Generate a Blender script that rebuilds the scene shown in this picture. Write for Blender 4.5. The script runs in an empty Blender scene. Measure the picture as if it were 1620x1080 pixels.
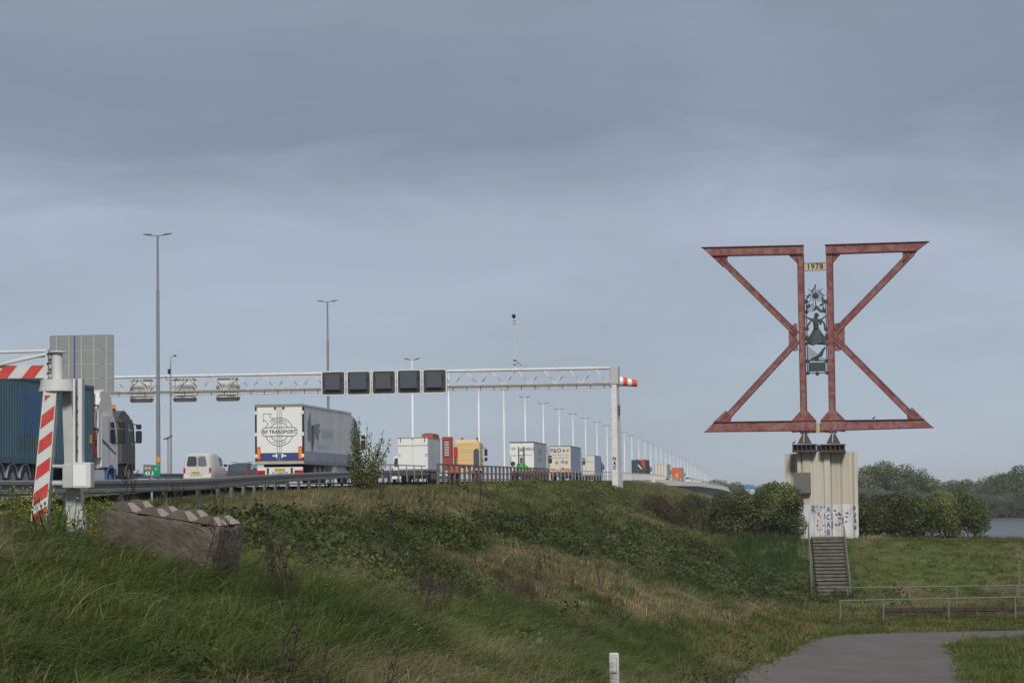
import bpy, math, random
import numpy as np
from mathutils import Vector, Matrix, noise as mnoise
random.seed(7); rng = np.random.default_rng(7)
scene = bpy.context.scene
COL = scene.collection
# ------------------------------------------------------------------ camera
F_PX = 3778.0; PITCH = math.atan(235.6/F_PX); ROLL = 0.0125
_f = Vector((0, math.cos(PITCH), math.sin(PITCH)))
_r0 = Vector((1, 0, 0)); _u0 = Vector((0, -math.sin(PITCH), math.cos(PITCH)))
CR = _r0*math.cos(ROLL) - _u0*math.sin(ROLL)
CU = _r0*math.sin(ROLL) + _u0*math.cos(ROLL)
cam_d = bpy.data.cameras.new('camera'); cam = bpy.data.objects.new('camera', cam_d); COL.objects.link(cam)
cam.matrix_world = Matrix(((CR.x, CU.x, -_f.x, 0), (CR.y, CU.y, -_f.y, 0), (CR.z, CU.z, -_f.z, 0), (0, 0, 0, 1)))
cam_d.sensor_width = 36; cam_d.lens = F_PX*36/1620; cam_d.clip_start = .5; cam_d.clip_end = 12000
scene.camera = cam
# ------------------------------------------------------------------ world, sun, exposure
SUN_EL, SUN_AZ = math.radians(36), math.radians(176)      # azimuth clockwise from +Y: behind the camera, to its left
world = bpy.data.worlds.new('World'); scene.world = world; world.use_nodes = True
nt = world.node_tree; nt.nodes.clear()
def N(t, typ, **kw):
    n = t.nodes.new(typ)
    for k, v in kw.items(): setattr(n, k, v)
    return n
out = N(nt, 'ShaderNodeOutputWorld'); bg = N(nt, 'ShaderNodeBackground'); bg.inputs[1].default_value = .1
sky = N(nt, 'ShaderNodeTexSky', sky_type='NISHITA', sun_disc=False); sky.sun_elevation = SUN_EL; sky.sun_rotation = SUN_AZ
tc = N(nt, 'ShaderNodeTexCoord'); sep = N(nt, 'ShaderNodeSeparateXYZ'); nt.links.new(tc.outputs['Generated'], sep.inputs[0])
ramp = N(nt, 'ShaderNodeValToRGB')
mp0 = N(nt, 'ShaderNodeMapping'); mp0.inputs['Scale'].default_value = (7, 7, 24); mp0.inputs['Location'].default_value = (.35, 0, .8); nt.links.new(tc.outputs['Generated'], mp0.inputs[0])
n0 = N(nt, 'ShaderNodeTexNoise'); n0.inputs['Scale'].default_value = 1.0; n0.inputs['Detail'].default_value = 7; n0.inputs['Roughness'].default_value = .55; n0.inputs['Distortion'].default_value = .6
nt.links.new(mp0.outputs[0], n0.inputs[0])
wob_ = N(nt, 'ShaderNodeMath', operation='MULTIPLY_ADD'); wob_.inputs[1].default_value = .075; wob_.inputs[2].default_value = -.0375; nt.links.new(n0.outputs[0], wob_.inputs[0])
# clouds shape the sky only above the haze near the horizon
ad0 = N(nt, 'ShaderNodeMath', operation='ADD'); nt.links.new(sep.outputs['Z'], ad0.inputs[0]); nt.links.new(wob_.outputs[0], ad0.inputs[1]); nt.links.new(ad0.outputs[0], ramp.inputs[0])
def lin(c): return tuple(((x/255+.055)/1.055)**2.4 if x > 10 else x/255/12.92 for x in c)
STOPS = [(0, (163, 175, 189)), (.03, (161, 174, 189)), (.06, (156, 170, 187)), (.085, (159, 171, 189)), (.108, (162, 172, 190)), (.125, (146, 157, 174)), (.152, (125, 137, 154)), (.2, (132, 141, 157)), (.5, (140, 147, 158)), (1, (150, 156, 166))]
while len(ramp.color_ramp.elements) < len(STOPS): ramp.color_ramp.elements.new(.5)
for e, (p, c) in zip(ramp.color_ramp.elements, STOPS): e.position = p; e.color = lin(c)+(1,)
mp = N(nt, 'ShaderNodeMapping'); mp.inputs['Scale'].default_value = (5, 5, 12); mp.inputs['Rotation'].default_value = (0, .035, 0); mp.inputs['Location'].default_value = (1.3, .4, .25)
nt.links.new(tc.outputs['Generated'], mp.inputs[0])
n1 = N(nt, 'ShaderNodeTexNoise'); n1.inputs['Scale'].default_value = 1.0; n1.inputs['Detail'].default_value = 6; n1.inputs['Roughness'].default_value = .5; n1.inputs['Distortion'].default_value = .4
nt.links.new(mp.outputs[0], n1.inputs[0])
mr = N(nt, 'ShaderNodeMapRange'); mr.inputs[1].default_value = .3; mr.inputs[2].default_value = .7; mr.inputs[3].default_value = .90; mr.inputs[4].default_value = 1.10
nt.links.new(n1.outputs[0], mr.inputs[0])
mp2 = N(nt, 'ShaderNodeMapping'); mp2.inputs['Scale'].default_value = (10, 10, 55); mp2.inputs['Rotation'].default_value = (0, .06, 0)
nt.links.new(tc.outputs['Generated'], mp2.inputs[0])
n2 = N(nt, 'ShaderNodeTexNoise'); n2.inputs['Detail'].default_value = 8; n2.inputs['Roughness'].default_value = .6; n2.inputs['Distortion'].default_value = .8; n2.inputs['Scale'].default_value = 1
nt.links.new(mp2.outputs[0], n2.inputs[0])
mr2 = N(nt, 'ShaderNodeMapRange'); mr2.inputs[1].default_value = .35; mr2.inputs[2].default_value = .75; mr2.inputs[3].default_value = .975; mr2.inputs[4].default_value = 1.04
nt.links.new(n2.outputs[0], mr2.inputs[0])
mu = N(nt, 'ShaderNodeMath', operation='MULTIPLY'); nt.links.new(mr.outputs[0], mu.inputs[0]); nt.links.new(mr2.outputs[0], mu.inputs[1])
mu2 = N(nt, 'ShaderNodeMath', operation='MULTIPLY'); nt.links.new(mu.outputs[0], mu2.inputs[0]); mu2.inputs[1].default_value = 11.0
vm = N(nt, 'ShaderNodeVectorMath', operation='SCALE'); nt.links.new(ramp.outputs[0], vm.inputs[0]); nt.links.new(mu2.outputs[0], vm.inputs['Scale'])
mix = N(nt, 'ShaderNodeMixRGB'); mix.inputs[0].default_value = .93
nt.links.new(sky.outputs[0], mix.inputs[1]); nt.links.new(vm.outputs[0], mix.inputs[2])
nt.links.new(mix.outputs[0], bg.inputs[0]); nt.links.new(bg.outputs[0], out.inputs[0])
sun_d = bpy.data.lights.new('sun', 'SUN'); sun_d.energy = 2.7; sun_d.angle = math.radians(11); sun_d.color = (1, .95, .88)
sun = bpy.data.objects.new('sun', sun_d); COL.objects.link(sun)
_sd = Vector((math.sin(SUN_AZ)*math.cos(SUN_EL), math.cos(SUN_AZ)*math.cos(SUN_EL), math.sin(SUN_EL)))
sun.rotation_euler = _sd.to_track_quat('Z', 'Y').to_euler()
scene.view_settings.view_transform = 'Standard'; scene.view_settings.look = 'None'; scene.view_settings.exposure = 0; scene.view_settings.gamma = 1
scene.view_settings.use_curve_mapping = False
scene.render.engine = 'CYCLES'
scene.cycles.use_denoising = True; scene.cycles.volume_bounces = 1; scene.cycles.max_bounces = 6; scene.cycles.diffuse_bounces = 3; scene.cycles.transparent_max_bounces = 8

# ------------------------------------------------------------------ pixel <-> world helpers (design time: where a thing of the photo stands)
def ray(px, py): return _f + CR*((px-810)/F_PX) + CU*((540-py)/F_PX)
def P(px, py, Y):
    d = ray(px, py); return d*(Y/d.y)
def proj(X, Y, Z):
    X, Y, Z = np.asarray(X, float), np.asarray(Y, float), np.asarray(Z, float)
    dz = X*_f.x+Y*_f.y+Z*_f.z; a = X*CR.x+Y*CR.y+Z*CR.z; b = X*CU.x+Y*CU.y+Z*CU.z
    dz = np.maximum(dz, .1)
    return 810+F_PX*a/dz, 540-F_PX*b/dz
RD = .1112; HEAD = -math.atan(RD)
def rx(o, Y): return o + RD*Y + (max(0, Y-500)/600)*2.2
_RY = [-80, 0, 53, 88, 122, 197, 247, 300, 380, 586, 803, 896, 1020, 1144, 1237, 1392, 1600]
_RH = [-.8, -.62, -.42, .22, .5, .78, .98, 1.1, 1.3, 1.25, .2, -.7, -2.1, -3.8, -5.2, -8, -10]
def R(Y): return float(np.interp(Y, _RY, _RH))
def sstep(a, b, x):
    t = np.clip((np.asarray(x, float)-a)/(b-a), 0, 1); return t*t*(3-2*t)
def smax(a, b, k):
    return .5*(a+b+np.sqrt((a-b)**2+k*k))
def terr(X, Y):
    """terrace with the monument, shore and far bank"""
    h = np.full(np.broadcast(X, Y).shape, -5.9)
    h = h + 2.95*np.clip((Y-127.5)/9.8, 0, 1) - .036*np.clip(X-20, 0, 30)*np.clip((Y-127.5)/9.8, 0, 1)
    h = h - 5.2*sstep(152, 170, Y)
    h = h + 2.3*sstep(481, 489, Y + 4*np.sin(X*.05))
    return h
def ground(X, Y):
    X = np.asarray(X, float); Y = np.asarray(Y, float)
    o = X - RD*Y
    hc = np.interp(Y, [-80, 0, 32, 53, 86, 120, 174, 197, 239, 302, 412, 480, 560], [-.8, -.6, -.36, -.45, .08, .28, .62, .72, .6, .3, -.6, -3.5, -9])
    s = np.interp(Y, [0, 20, 25, 30, 34, 42, 55, 71, 80], [.20, .26, .28, .29, .34, .40, .42, .47, .46]); st0 = np.interp(Y, [0, 30, 38, 62], [9.0, 9.3, 10.2, 13])
    wob = .11*np.sin(X*1.75+Y*.5+1.4*np.sin(Y*.37))*np.sin(Y*1.05+1.2*np.sin(X*.6)) + .18*np.sin(X*.31+Y*.17)+.13*np.sin(X*.73-Y*.41+1)+.10*np.sin(Y*.9+X*.2)
    t = o+st0
    emb = hc - s*(np.sqrt(t*t+1.5)+t)*.5 + wob*np.clip(t/4, 0, 1)*np.clip((Y-20)/60, .15, 1)
    rr = np.interp(Y, _RY, _RH)-.1
    emb = emb + np.maximum(0, rr-hc)*sstep(-15.5, -19.5, o)*(1-sstep(390, 400, Y)) if True else emb
    emb = emb - .5*(np.sqrt((-o-72)**2+4)+(-o-72))*.5
    fl = terr(X, Y)
    near = np.clip((Y-30)/40, 0, 1)
    return smax(emb, fl, .5) - .12 + 0*near
def hit(px, py, y0=12, y1=700):
    d = ray(px, py); d = d/d.y
    Ys = np.linspace(y0, y1, 6000)
    g = ground(d.x*Ys, Ys) - d.z*Ys
    i = np.argmax(g > 0)
    Y = Ys[i]; return Vector((d.x*Y, Y, float(ground(d.x*Y, Y))))
def gz(X, Y): return float(ground(X, Y))
class Plane:
    """upright local frame: x along the face, y away from the viewer, z up"""
    def __init__(s, o, yaw): s.o = Vector(o); s.yaw = yaw; s.x = Vector((math.cos(yaw), math.sin(yaw), 0)); s.n = Vector((-math.sin(yaw), math.cos(yaw), 0))
    def uv(s, px, py):
        d = ray(px, py); t = s.o.dot(s.n)/d.dot(s.n); p = d*t-s.o
        return p.dot(s.x), p.z
# ------------------------------------------------------------------ materials
MATS = {}
def mat(name, col, rough=.6, metal=0, dirt=0, dcol=(.12, .1, .08), scale=3, bump=0, bscale=20, spec=.5, stretch=None, detail=5, world_pos=False):
    if name in MATS: return MATS[name]
    m = bpy.data.materials.new(name); m.use_nodes = True; t = m.node_tree; b = t.nodes['Principled BSDF']
    b.inputs['Base Color'].default_value = (*col, 1); b.inputs['Roughness'].default_value = rough; b.inputs['Metallic'].default_value = metal
    b.inputs['Specular IOR Level'].default_value = spec
    vec = None
    if dirt or bump:
        c = N(t, 'ShaderNodeNewGeometry' if world_pos else 'ShaderNodeTexCoord')
        vec = c.outputs['Position' if world_pos else 'Object']
        if stretch:
            q = N(t, 'ShaderNodeMapping'); q.inputs['Scale'].default_value = stretch; t.links.new(vec, q.inputs[0]); vec = q.outputs[0]
    if dirt:
        n = N(t, 'ShaderNodeTexNoise'); n.inputs['Scale'].default_value = scale; n.inputs['Detail'].default_value = detail; n.inputs['Roughness'].default_value = .65
        t.links.new(vec, n.inputs[0])
        r = N(t, 'ShaderNodeMapRange'); r.inputs[1].default_value = .4; r.inputs[2].default_value = .75; r.inputs[3].default_value = 0; r.inputs[4].default_value = dirt
        t.links.new(n.outputs[0], r.inputs[0])
        x = N(t, 'ShaderNodeMixRGB'); x.inputs[1].default_value = (*col, 1); x.inputs[2].default_value = (*dcol, 1)
        t.links.new(r.outputs[0], x.inputs[0]); t.links.new(x.outputs[0], b.inputs['Base Color'])
        rr = N(t, 'ShaderNodeMapRange'); rr.inputs[3].default_value = rough; rr.inputs[4].default_value = min(1, rough+.3)
        t.links.new(n.outputs[0], rr.inputs[0]); t.links.new(rr.outputs[0], b.inputs['Roughness'])
    if bump:
        n = N(t, 'ShaderNodeTexNoise'); n.inputs['Scale'].default_value = bscale; n.inputs['Detail'].default_value = 6; t.links.new(vec, n.inputs[0])
        k = N(t, 'ShaderNodeBump'); k.inputs['Strength'].default_value = bump; k.inputs['Distance'].default_value = .03
        t.links.new(n.outputs[0], k.inputs['Height']); t.links.new(k.outputs[0], b.inputs['Normal'])
    MATS[name] = m; return m
def leafmat(name, c1, c2, c3=None, rough=.75, tr=.25, wscale=.35):
    """foliage: colour varies from plant to plant and over the ground"""
    m = bpy.data.materials.new(name); m.use_nodes = True; t = m.node_tree; b = t.nodes['Principled BSDF']
    oi = N(t, 'ShaderNodeObjectInfo'); ge = N(t, 'ShaderNodeNewGeometry')
    n = N(t, 'ShaderNodeTexNoise'); n.inputs['Scale'].default_value = wscale; n.inputs['Detail'].default_value = 4; t.links.new(ge.outputs['Position'], n.inputs[0])
    ad = N(t, 'ShaderNodeMath', operation='MULTIPLY_ADD'); ad.inputs[1].default_value = .45; t.links.new(oi.outputs['Random'], ad.inputs[0])
    mr_ = N(t, 'ShaderNodeMapRange'); mr_.inputs[1].default_value = .3; mr_.inputs[2].default_value = .7; mr_.inputs[3].default_value = -.1; mr_.inputs[4].default_value = .65
    t.links.new(n.outputs[0], mr_.inputs[0]); t.links.new(mr_.outputs[0], ad.inputs[2])
    isl = N(t, 'ShaderNodeMath', operation='MULTIPLY_ADD'); isl.inputs[1].default_value = .3; t.links.new(ge.outputs['Random Per Island'], isl.inputs[0]); t.links.new(ad.outputs[0], isl.inputs[2])
    rp = N(t, 'ShaderNodeValToRGB'); el = rp.color_ramp.elements
    el[0].position = .1; el[0].color = (*c1, 1); el[1].position = .7; el[1].color = (*c2, 1)
    if c3: e = el.new(1.0); e.color = (*c3, 1)
    t.links.new(isl.outputs[0], rp.inputs[0]); t.links.new(rp.outputs[0], b.inputs['Base Color'])
    b.inputs['Roughness'].default_value = rough; b.inputs['Specular IOR Level'].default_value = .25
    tl = N(t, 'ShaderNodeBsdfTranslucent'); t.links.new(rp.outputs[0], tl.inputs[0])
    ms = N(t, 'ShaderNodeMixShader'); ms.inputs[0].default_value = tr
    t.links.new(b.outputs[0], ms.inputs[1]); t.links.new(tl.outputs[0], ms.inputs[2]); t.links.new(ms.outputs[0], t.nodes['Material Output'].inputs[0])
    MATS[name] = m; return m
M = {}
M['white'] = mat('white_paint', (.72, .72, .70), .35, dirt=.35, dcol=(.45, .43, .38), scale=1.2)
M['cleanwhite'] = mat('clean_white_panel', (.78, .78, .75), .3, dirt=.15, dcol=(.5, .48, .42), scale=.8)
M['greyside'] = mat('pale_grey_side', (.60, .63, .66), .3, dirt=.25, dcol=(.3, .31, .33), scale=.6)
M['greystripe'] = mat('grey_stripe', (.28, .32, .40), .35, dirt=.3, dcol=(.12, .12, .14), scale=1)
M['blueside'] = mat('blue_grey_curtain', (.30, .38, .54), .55, dirt=.3, dcol=(.3, .34, .4), scale=1.2, stretch=(1, 1, .2), bump=.3, bscale=3)
M['navy'] = mat('navy_print', (.012, .02, .07), .4)
M['navyblue'] = mat('navy_band', (.02, .05, .19), .4, dirt=.2)
M['paleprint'] = mat('pale_print', (.42, .46, .52), .4)
M['slateprint'] = mat('slate_print', (.10, .13, .19), .4)
M['frame'] = mat('aluminium_frame', (.28, .26, .23), .45, .3, dirt=.4)
M['beige'] = mat('beige_bumper', (.48, .42, .34), .5, dirt=.4)
M['dark'] = mat('dark_chassis', (.02, .02, .022), .7, dirt=.4, dcol=(.07, .06, .05))
M['rubber'] = mat('tyre_rubber', (.018, .018, .018), .85, dirt=.4, dcol=(.06, .055, .05), scale=6)
M['rim'] = mat('steel_rim', (.32, .32, .33), .4, .6, dirt=.4)
M['glass'] = mat('dark_glass', (.03, .04, .045), .06, spec=.9)
M['paleglass'] = mat('pale_glass', (.13, .15, .17), .08, spec=1)  # lighter base colour than the dark glass
M['red'] = mat('red_paint', (.50, .02, .02), .4, dirt=.2)
M['redlens'] = mat('red_lens', (.45, .012, .015), .2)
M['orange'] = mat('orange_reflector', (.75, .30, .02), .35)
M['amber'] = mat('amber_beacon', (.8, .22, .02), .2)
M['yellowplate'] = mat('yellow_plate', (.62, .42, .03), .4)
M['galv'] = mat('galvanised_steel', (.34, .36, .37), .45, .35, dirt=.35, dcol=(.2, .2, .2), scale=4)
M['greypole'] = mat('grey_pole_steel', (.20, .23, .25), .5, .2, dirt=.3, dcol=(.13, .14, .15), scale=2)
M['rail'] = mat('guardrail_steel', (.23, .24, .245), .5, .4, dirt=.5, dcol=(.14, .13, .12), scale=5)
M['signblack'] = mat('black_sign_face', (.035, .038, .042), .55, dirt=.4, dcol=(.06, .06, .06))
M['hood'] = mat('dark_slate_box', (.05, .065, .085), .45, dirt=.3, dcol=(.08, .09, .11))
M['signback'] = mat('grey_sign_back', (.46, .46, .45), .6, dirt=.3, dcol=(.36, .35, .33))
M['gantry'] = mat('gantry_white_steel', (.68, .69, .68), .45, dirt=.4, dcol=(.3, .27, .22), scale=2)
M['gantrybrown'] = mat('stained_steel', (.30, .26, .21), .6, dirt=.5, dcol=(.5, .5, .48), scale=2)
M['teal'] = mat('teal_container_steel', (.05, .122, .17), .5, dirt=.5, dcol=(.09, .17, .21), scale=1.3, stretch=(1, 1, .35))
M['tealpatch'] = mat('bright_blue_patch', (.01, .10, .38), .45, dirt=.3, dcol=(.02, .10, .2))
M['brownpatch'] = mat('brown_patch', (.07, .075, .06), .6, dirt=.4)
M['rust'] = mat('rusty_steel', (.12, .06, .04), .8, dirt=.6, dcol=(.2, .12, .08), scale=6)
M['bluetrim'] = mat('blue_fender', (.02, .14, .42), .35)
M['greycab'] = mat('grey_brown_cab', (.075, .073, .073), .4, dirt=.3)
M['green'] = mat('green_sign', (0, .22, .13), .4)
M['signred'] = mat('red_sign_box', (.55, .03, .02), .4)
M['signwhite'] = mat('white_lettering', (.8, .8, .8), .5)
M['cream'] = mat('cream_cab_paint', (.66, .50, .23), .35, dirt=.2, dcol=(.5, .4, .22))
M['redbrown'] = mat('brick_red_cabinet', (.33, .045, .03), .5, dirt=.4, dcol=(.2, .05, .03))
M['orangered'] = mat('orange_red_paint', (.60, .09, .03), .45, dirt=.2)
M['brownrail'] = mat('brown_steel_railing', (.115, .085, .08), .7, dirt=.4, dcol=(.2, .17, .15), scale=4)
M['concrete'] = mat('light_concrete', (.74, .71, .65), .85, dirt=.5, dcol=(.25, .24, .21), scale=.6, bump=.2)
M['darkconc'] = mat('dark_girder_steel', (.10, .12, .14), .7, dirt=.3)  # even dark tone for the girder under the deck
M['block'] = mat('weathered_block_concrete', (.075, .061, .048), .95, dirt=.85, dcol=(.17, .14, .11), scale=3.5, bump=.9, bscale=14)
M['blockpale'] = mat('pale_cast_concrete', (.38, .33, .30), .9, dirt=.4, dcol=(.2, .17, .15), scale=9, bump=.5, bscale=60)
M['mred'] = None
M['bronze'] = mat('dark_green_bronze', (.045, .06, .06), .55, .3, dirt=.4, dcol=(.09, .11, .11), scale=9)
M['creamboard'] = mat('cream_board', (.55, .43, .22), .6, dirt=.3, dcol=(.35, .28, .16))
M['footbrown'] = mat('grey_brown_steel', (.06, .046, .042), .75, dirt=.5, dcol=(.12, .095, .088), scale=6)
M['black'] = mat('black_paint', (.012, .012, .012), .6)
M['asphalt'] = mat('asphalt', (.07, .067, .064), .95, dirt=.4, dcol=(.045, .043, .04), scale=.8, bump=.3, bscale=30)
M['greenpaint'] = mat('bright_green_print', (.05, .42, .06), .5)
M['forkdark'] = mat('black_print', (.03, .03, .035), .5)
M['greyprint'] = mat('mid_grey_print', (.25, .25, .25), .5)
M['blueprint'] = mat('blue_print', (.03, .05, .35), .5)
M['yellowprint'] = mat('yellow_print', (.7, .55, .05), .5)
M['redprint'] = mat('orange_red_print', (.65, .12, .03), .5)
M['creamrear'] = mat('off_white_rear', (.66, .62, .54), .4, dirt=.2, dcol=(.45, .4, .33))
# ------------------------------------------------------------------ mesh builder
def link(o, parent=None):
    COL.objects.link(o)
    if parent is not None: o.parent = parent
    return o
class MB:
    def __init__(s): s.v = []; s.f = []; s.m = []; s.mats = []; s.sm = []
    def mi(s, m):
        if m not in s.mats: s.mats.append(m)
        return s.mats.index(m)
    def add(s, vs, fs, m, smooth=False):
        b = len(s.v); s.v += [tuple(v) for v in vs]; i = s.mi(m)
        for f in fs: s.f.append(tuple(b+k for k in f)); s.m.append(i); s.sm.append(smooth)
        return s
    def box(s, c, d, m, rot=None):
        x, y, z = d[0]/2, d[1]/2, d[2]/2; c = Vector(c)
        vs = [Vector(p) for p in ((-x,-y,-z),(x,-y,-z),(x,y,-z),(-x,y,-z),(-x,-y,z),(x,-y,z),(x,y,z),(-x,y,z))]
        if rot is not None: vs = [rot @ v for v in vs]
        return s.add([v+c for v in vs], [(3,2,1,0),(4,5,6,7),(0,1,5,4),(1,2,6,5),(2,3,7,6),(3,0,4,7)], m)
    def bb(s, x0, x1, y0, y1, z0, z1, m): return s.box(((x0+x1)/2, (y0+y1)/2, (z0+z1)/2), (abs(x1-x0), abs(y1-y0), abs(z1-z0)), m)
    def bbox_bev(s, x0, x1, y0, y1, z0, z1, b, m):
        """box with chamfered vertical and top/bottom edges"""
        def ring(q, z): return [(x0+q+b, y0+q, z), (x1-q-b, y0+q, z), (x1-q, y0+q+b, z), (x1-q, y1-q-b, z), (x1-q-b, y1-q, z), (x0+q+b, y1-q, z), (x0+q, y1-q-b, z), (x0+q, y0+q+b, z)]
        rs = [ring(b, z0), ring(0, z0+b), ring(0, z1-b), ring(b, z1)]
        return s.loft(rs, m, caps=True)
    def beam(s, p, q, w, h, m, up=(0, 0, 1)):
        p, q = Vector(p), Vector(q); d = (q-p).normalized(); u = Vector(up)
        if abs(d.dot(u)) > .98: u = Vector((0, 1, 0))
        a = d.cross(u).normalized(); b = a.cross(d).normalized()
        vs = []
        for e in (p, q): vs += [e-a*w/2-b*h/2, e+a*w/2-b*h/2, e+a*w/2+b*h/2, e-a*w/2+b*h/2]
        return s.add(vs, [(0,1,2,3),(7,6,5,4),(0,4,5,1),(1,5,6,2),(2,6,7,3),(3,7,4,0)], m)
    def tube(s, pts, r, m, n=8, caps=True):
        pts = [Vector(p) for p in pts]; rs = r if isinstance(r, (list, tuple)) else [r]*len(pts)
        rings = []
        for i, p in enumerate(pts):
            d = (pts[min(i+1, len(pts)-1)]-pts[max(i-1, 0)]).normalized()
            u = Vector((0, 0, 1)) if abs(d.z) < .9 else Vector((1, 0, 0))
            a = d.cross(u).normalized(); b = d.cross(a).normalized()
            rings.append([p+(a*math.cos(t)+b*math.sin(t))*rs[i] for t in [2*math.pi*k/n for k in range(n)]])
        return s.loft(rings, m, caps, True)
    def loft(s, rings, m, caps=True, smooth=False):
        n = len(rings[0]); vs = [v for r_ in rings for v in r_]; fs = []
        for i in range(len(rings)-1):
            for k in range(n): fs.append((i*n+k, i*n+(k+1) % n, (i+1)*n+(k+1) % n, (i+1)*n+k))
        s.add(vs, fs, m, smooth)
        if caps:
            s.add(rings[0], [tuple(reversed(range(n)))], m); s.add(rings[-1], [tuple(range(n))], m)
        return s
    def prism(s, poly, y0, y1, m):
        """outline in x,z pushed from y0 to y1"""
        n = len(poly); A = sum(poly[i][0]*poly[(i+1) % n][1]-poly[(i+1) % n][0]*poly[i][1] for i in range(n))
        if A < 0: poly = poly[::-1]
        vs = [(x, y0, z) for x, z in poly]+[(x, y1, z) for x, z in poly]
        fs = [tuple(range(n)), tuple(reversed(range(n, 2*n)))]+[(k, k+n, (k+1) % n+n, (k+1) % n) for k in range(n)]
        return s.add(vs, fs, m)
    def xprism(s, poly, x0, x1, m):
        n = len(poly); A = sum(poly[i][0]*poly[(i+1) % n][1]-poly[(i+1) % n][0]*poly[i][1] for i in range(n))
        if A < 0: poly = poly[::-1]
        vs = [(x1, y, z) for y, z in poly]+[(x0, y, z) for y, z in poly]
        fs = [tuple(range(n)), tuple(reversed(range(n, 2*n)))]+[(k, k+n, (k+1) % n+n, (k+1) % n) for k in range(n)]
        return s.add(vs, fs, m)
    def stroke(s, pts, w, m, y=0, t=.01, closed=False):
        """flat line in x,z with a little thickness"""
        pts = [Vector((p[0], p[1])) for p in pts]; n = len(pts); L, Rr = [], []
        for i in range(n):
            a = pts[(i-1) % n] if (closed or i > 0) else pts[i]; b = pts[(i+1) % n] if (closed or i < n-1) else pts[i]
            d = (b-a); d = d.normalized() if d.length > 1e-9 else Vector((1, 0)); q = Vector((-d.y, d.x))*w/2
            L.append(pts[i]+q); Rr.append(pts[i]-q)
        for i in range(n if closed else n-1):
            j = (i+1) % n
            s.prism([(L[i].x, L[i].y), (L[j].x, L[j].y), (Rr[j].x, Rr[j].y), (Rr[i].x, Rr[i].y)], y-t, y, m)
        return s
    def mesh(s, name):
        me = bpy.data.meshes.new(name); me.from_pydata(s.v, [], s.f)
        for m in s.mats: me.materials.append(m)
        if s.f:
            me.polygons.foreach_set('material_index', s.m); me.polygons.foreach_set('use_smooth', s.sm)
        me.update(); return me
    def build(s, name, parent=None, loc=None, rot=None):
        o = bpy.data.objects.new(name, s.mesh(name)); link(o, parent)
        if loc is not None: o.location = loc
        if rot is not None: o.rotation_euler = rot
        return o
def tag(o, label=None, cat=None, group=None, kind=None):
    for k, v in (('label', label), ('category', cat), ('group', group), ('kind', kind)):
        if v: o[k] = v
    return o
def thing(name, loc, rz, label, cat, group=None):
    o = bpy.data.objects.new(name, None); o.empty_display_size = .3; o.location = loc; o.rotation_euler = (0, 0, rz); link(o)
    return tag(o, label, cat, group)
def copy_thing(root, loc, rz, label, group=None):
    def rec(o, par):
        c = o.copy(); COL.objects.link(c)
        if par is not None: c.parent = par
        for ch in kids.get(o.name, []): rec(ch, c)
        return c
    kids = {}
    for o in list(COL.objects):
        if o.parent is not None: kids.setdefault(o.parent.name, []).append(o)
    r_ = rec(root, None); r_.location = loc; r_.rotation_euler = (0, 0, rz)
    r_['label'] = label
    if group: r_['group'] = group
    return r_
_tx = {}
def text_mesh(s_, size, align='CENTER', spacing=1.0, bold=.0):
    k = (s_, size, align, spacing, bold)
    if k in _tx: return _tx[k]
    c = bpy.data.curves.new('lettering', 'FONT'); c.body = s_; c.size = size; c.align_x = align; c.align_y = 'CENTER'; c.space_character = spacing; c.offset = bold*size; c.resolution_u = 2
    o = bpy.data.objects.new('lettering', c); COL.objects.link(o)
    bpy.context.view_layer.update()
    me = bpy.data.meshes.new_from_object(o.evaluated_get(bpy.context.evaluated_depsgraph_get()))
    COL.objects.unlink(o); bpy.data.objects.remove(o)
    _tx[k] = me; return me
def text(parent, s_, x, y, z, size, m, side='rear', align='CENTER', spacing=1, bold=0, tilt=0, sx=1):
    me = text_mesh(s_, size, align, spacing, bold).copy(); me.materials.clear(); me.materials.append(m)
    o = bpy.data.objects.new('lettering', me); link(o, parent); o.location = (x, y, z)
    if side == 'rear': o.rotation_euler = Matrix.Rotation(math.pi/2, 3, 'X').to_euler() if not tilt else (Matrix.Rotation(math.pi/2, 3, 'X') @ Matrix.Rotation(tilt, 3, 'Z')).to_euler()
    else: o.rotation_euler = (Matrix.Rotation(math.pi/2, 3, 'Z') @ Matrix.Rotation(math.pi/2, 3, 'X')).to_euler()
    o.scale = (sx, 1, 1)
    return o
def arc(cx, cz, r, a0, a1, n=24): return [(cx+r*math.cos(math.radians(a0+(a1-a0)*i/n)), cz+r*math.sin(math.radians(a0+(a1-a0)*i/n))) for i in range(n+1)]
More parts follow.
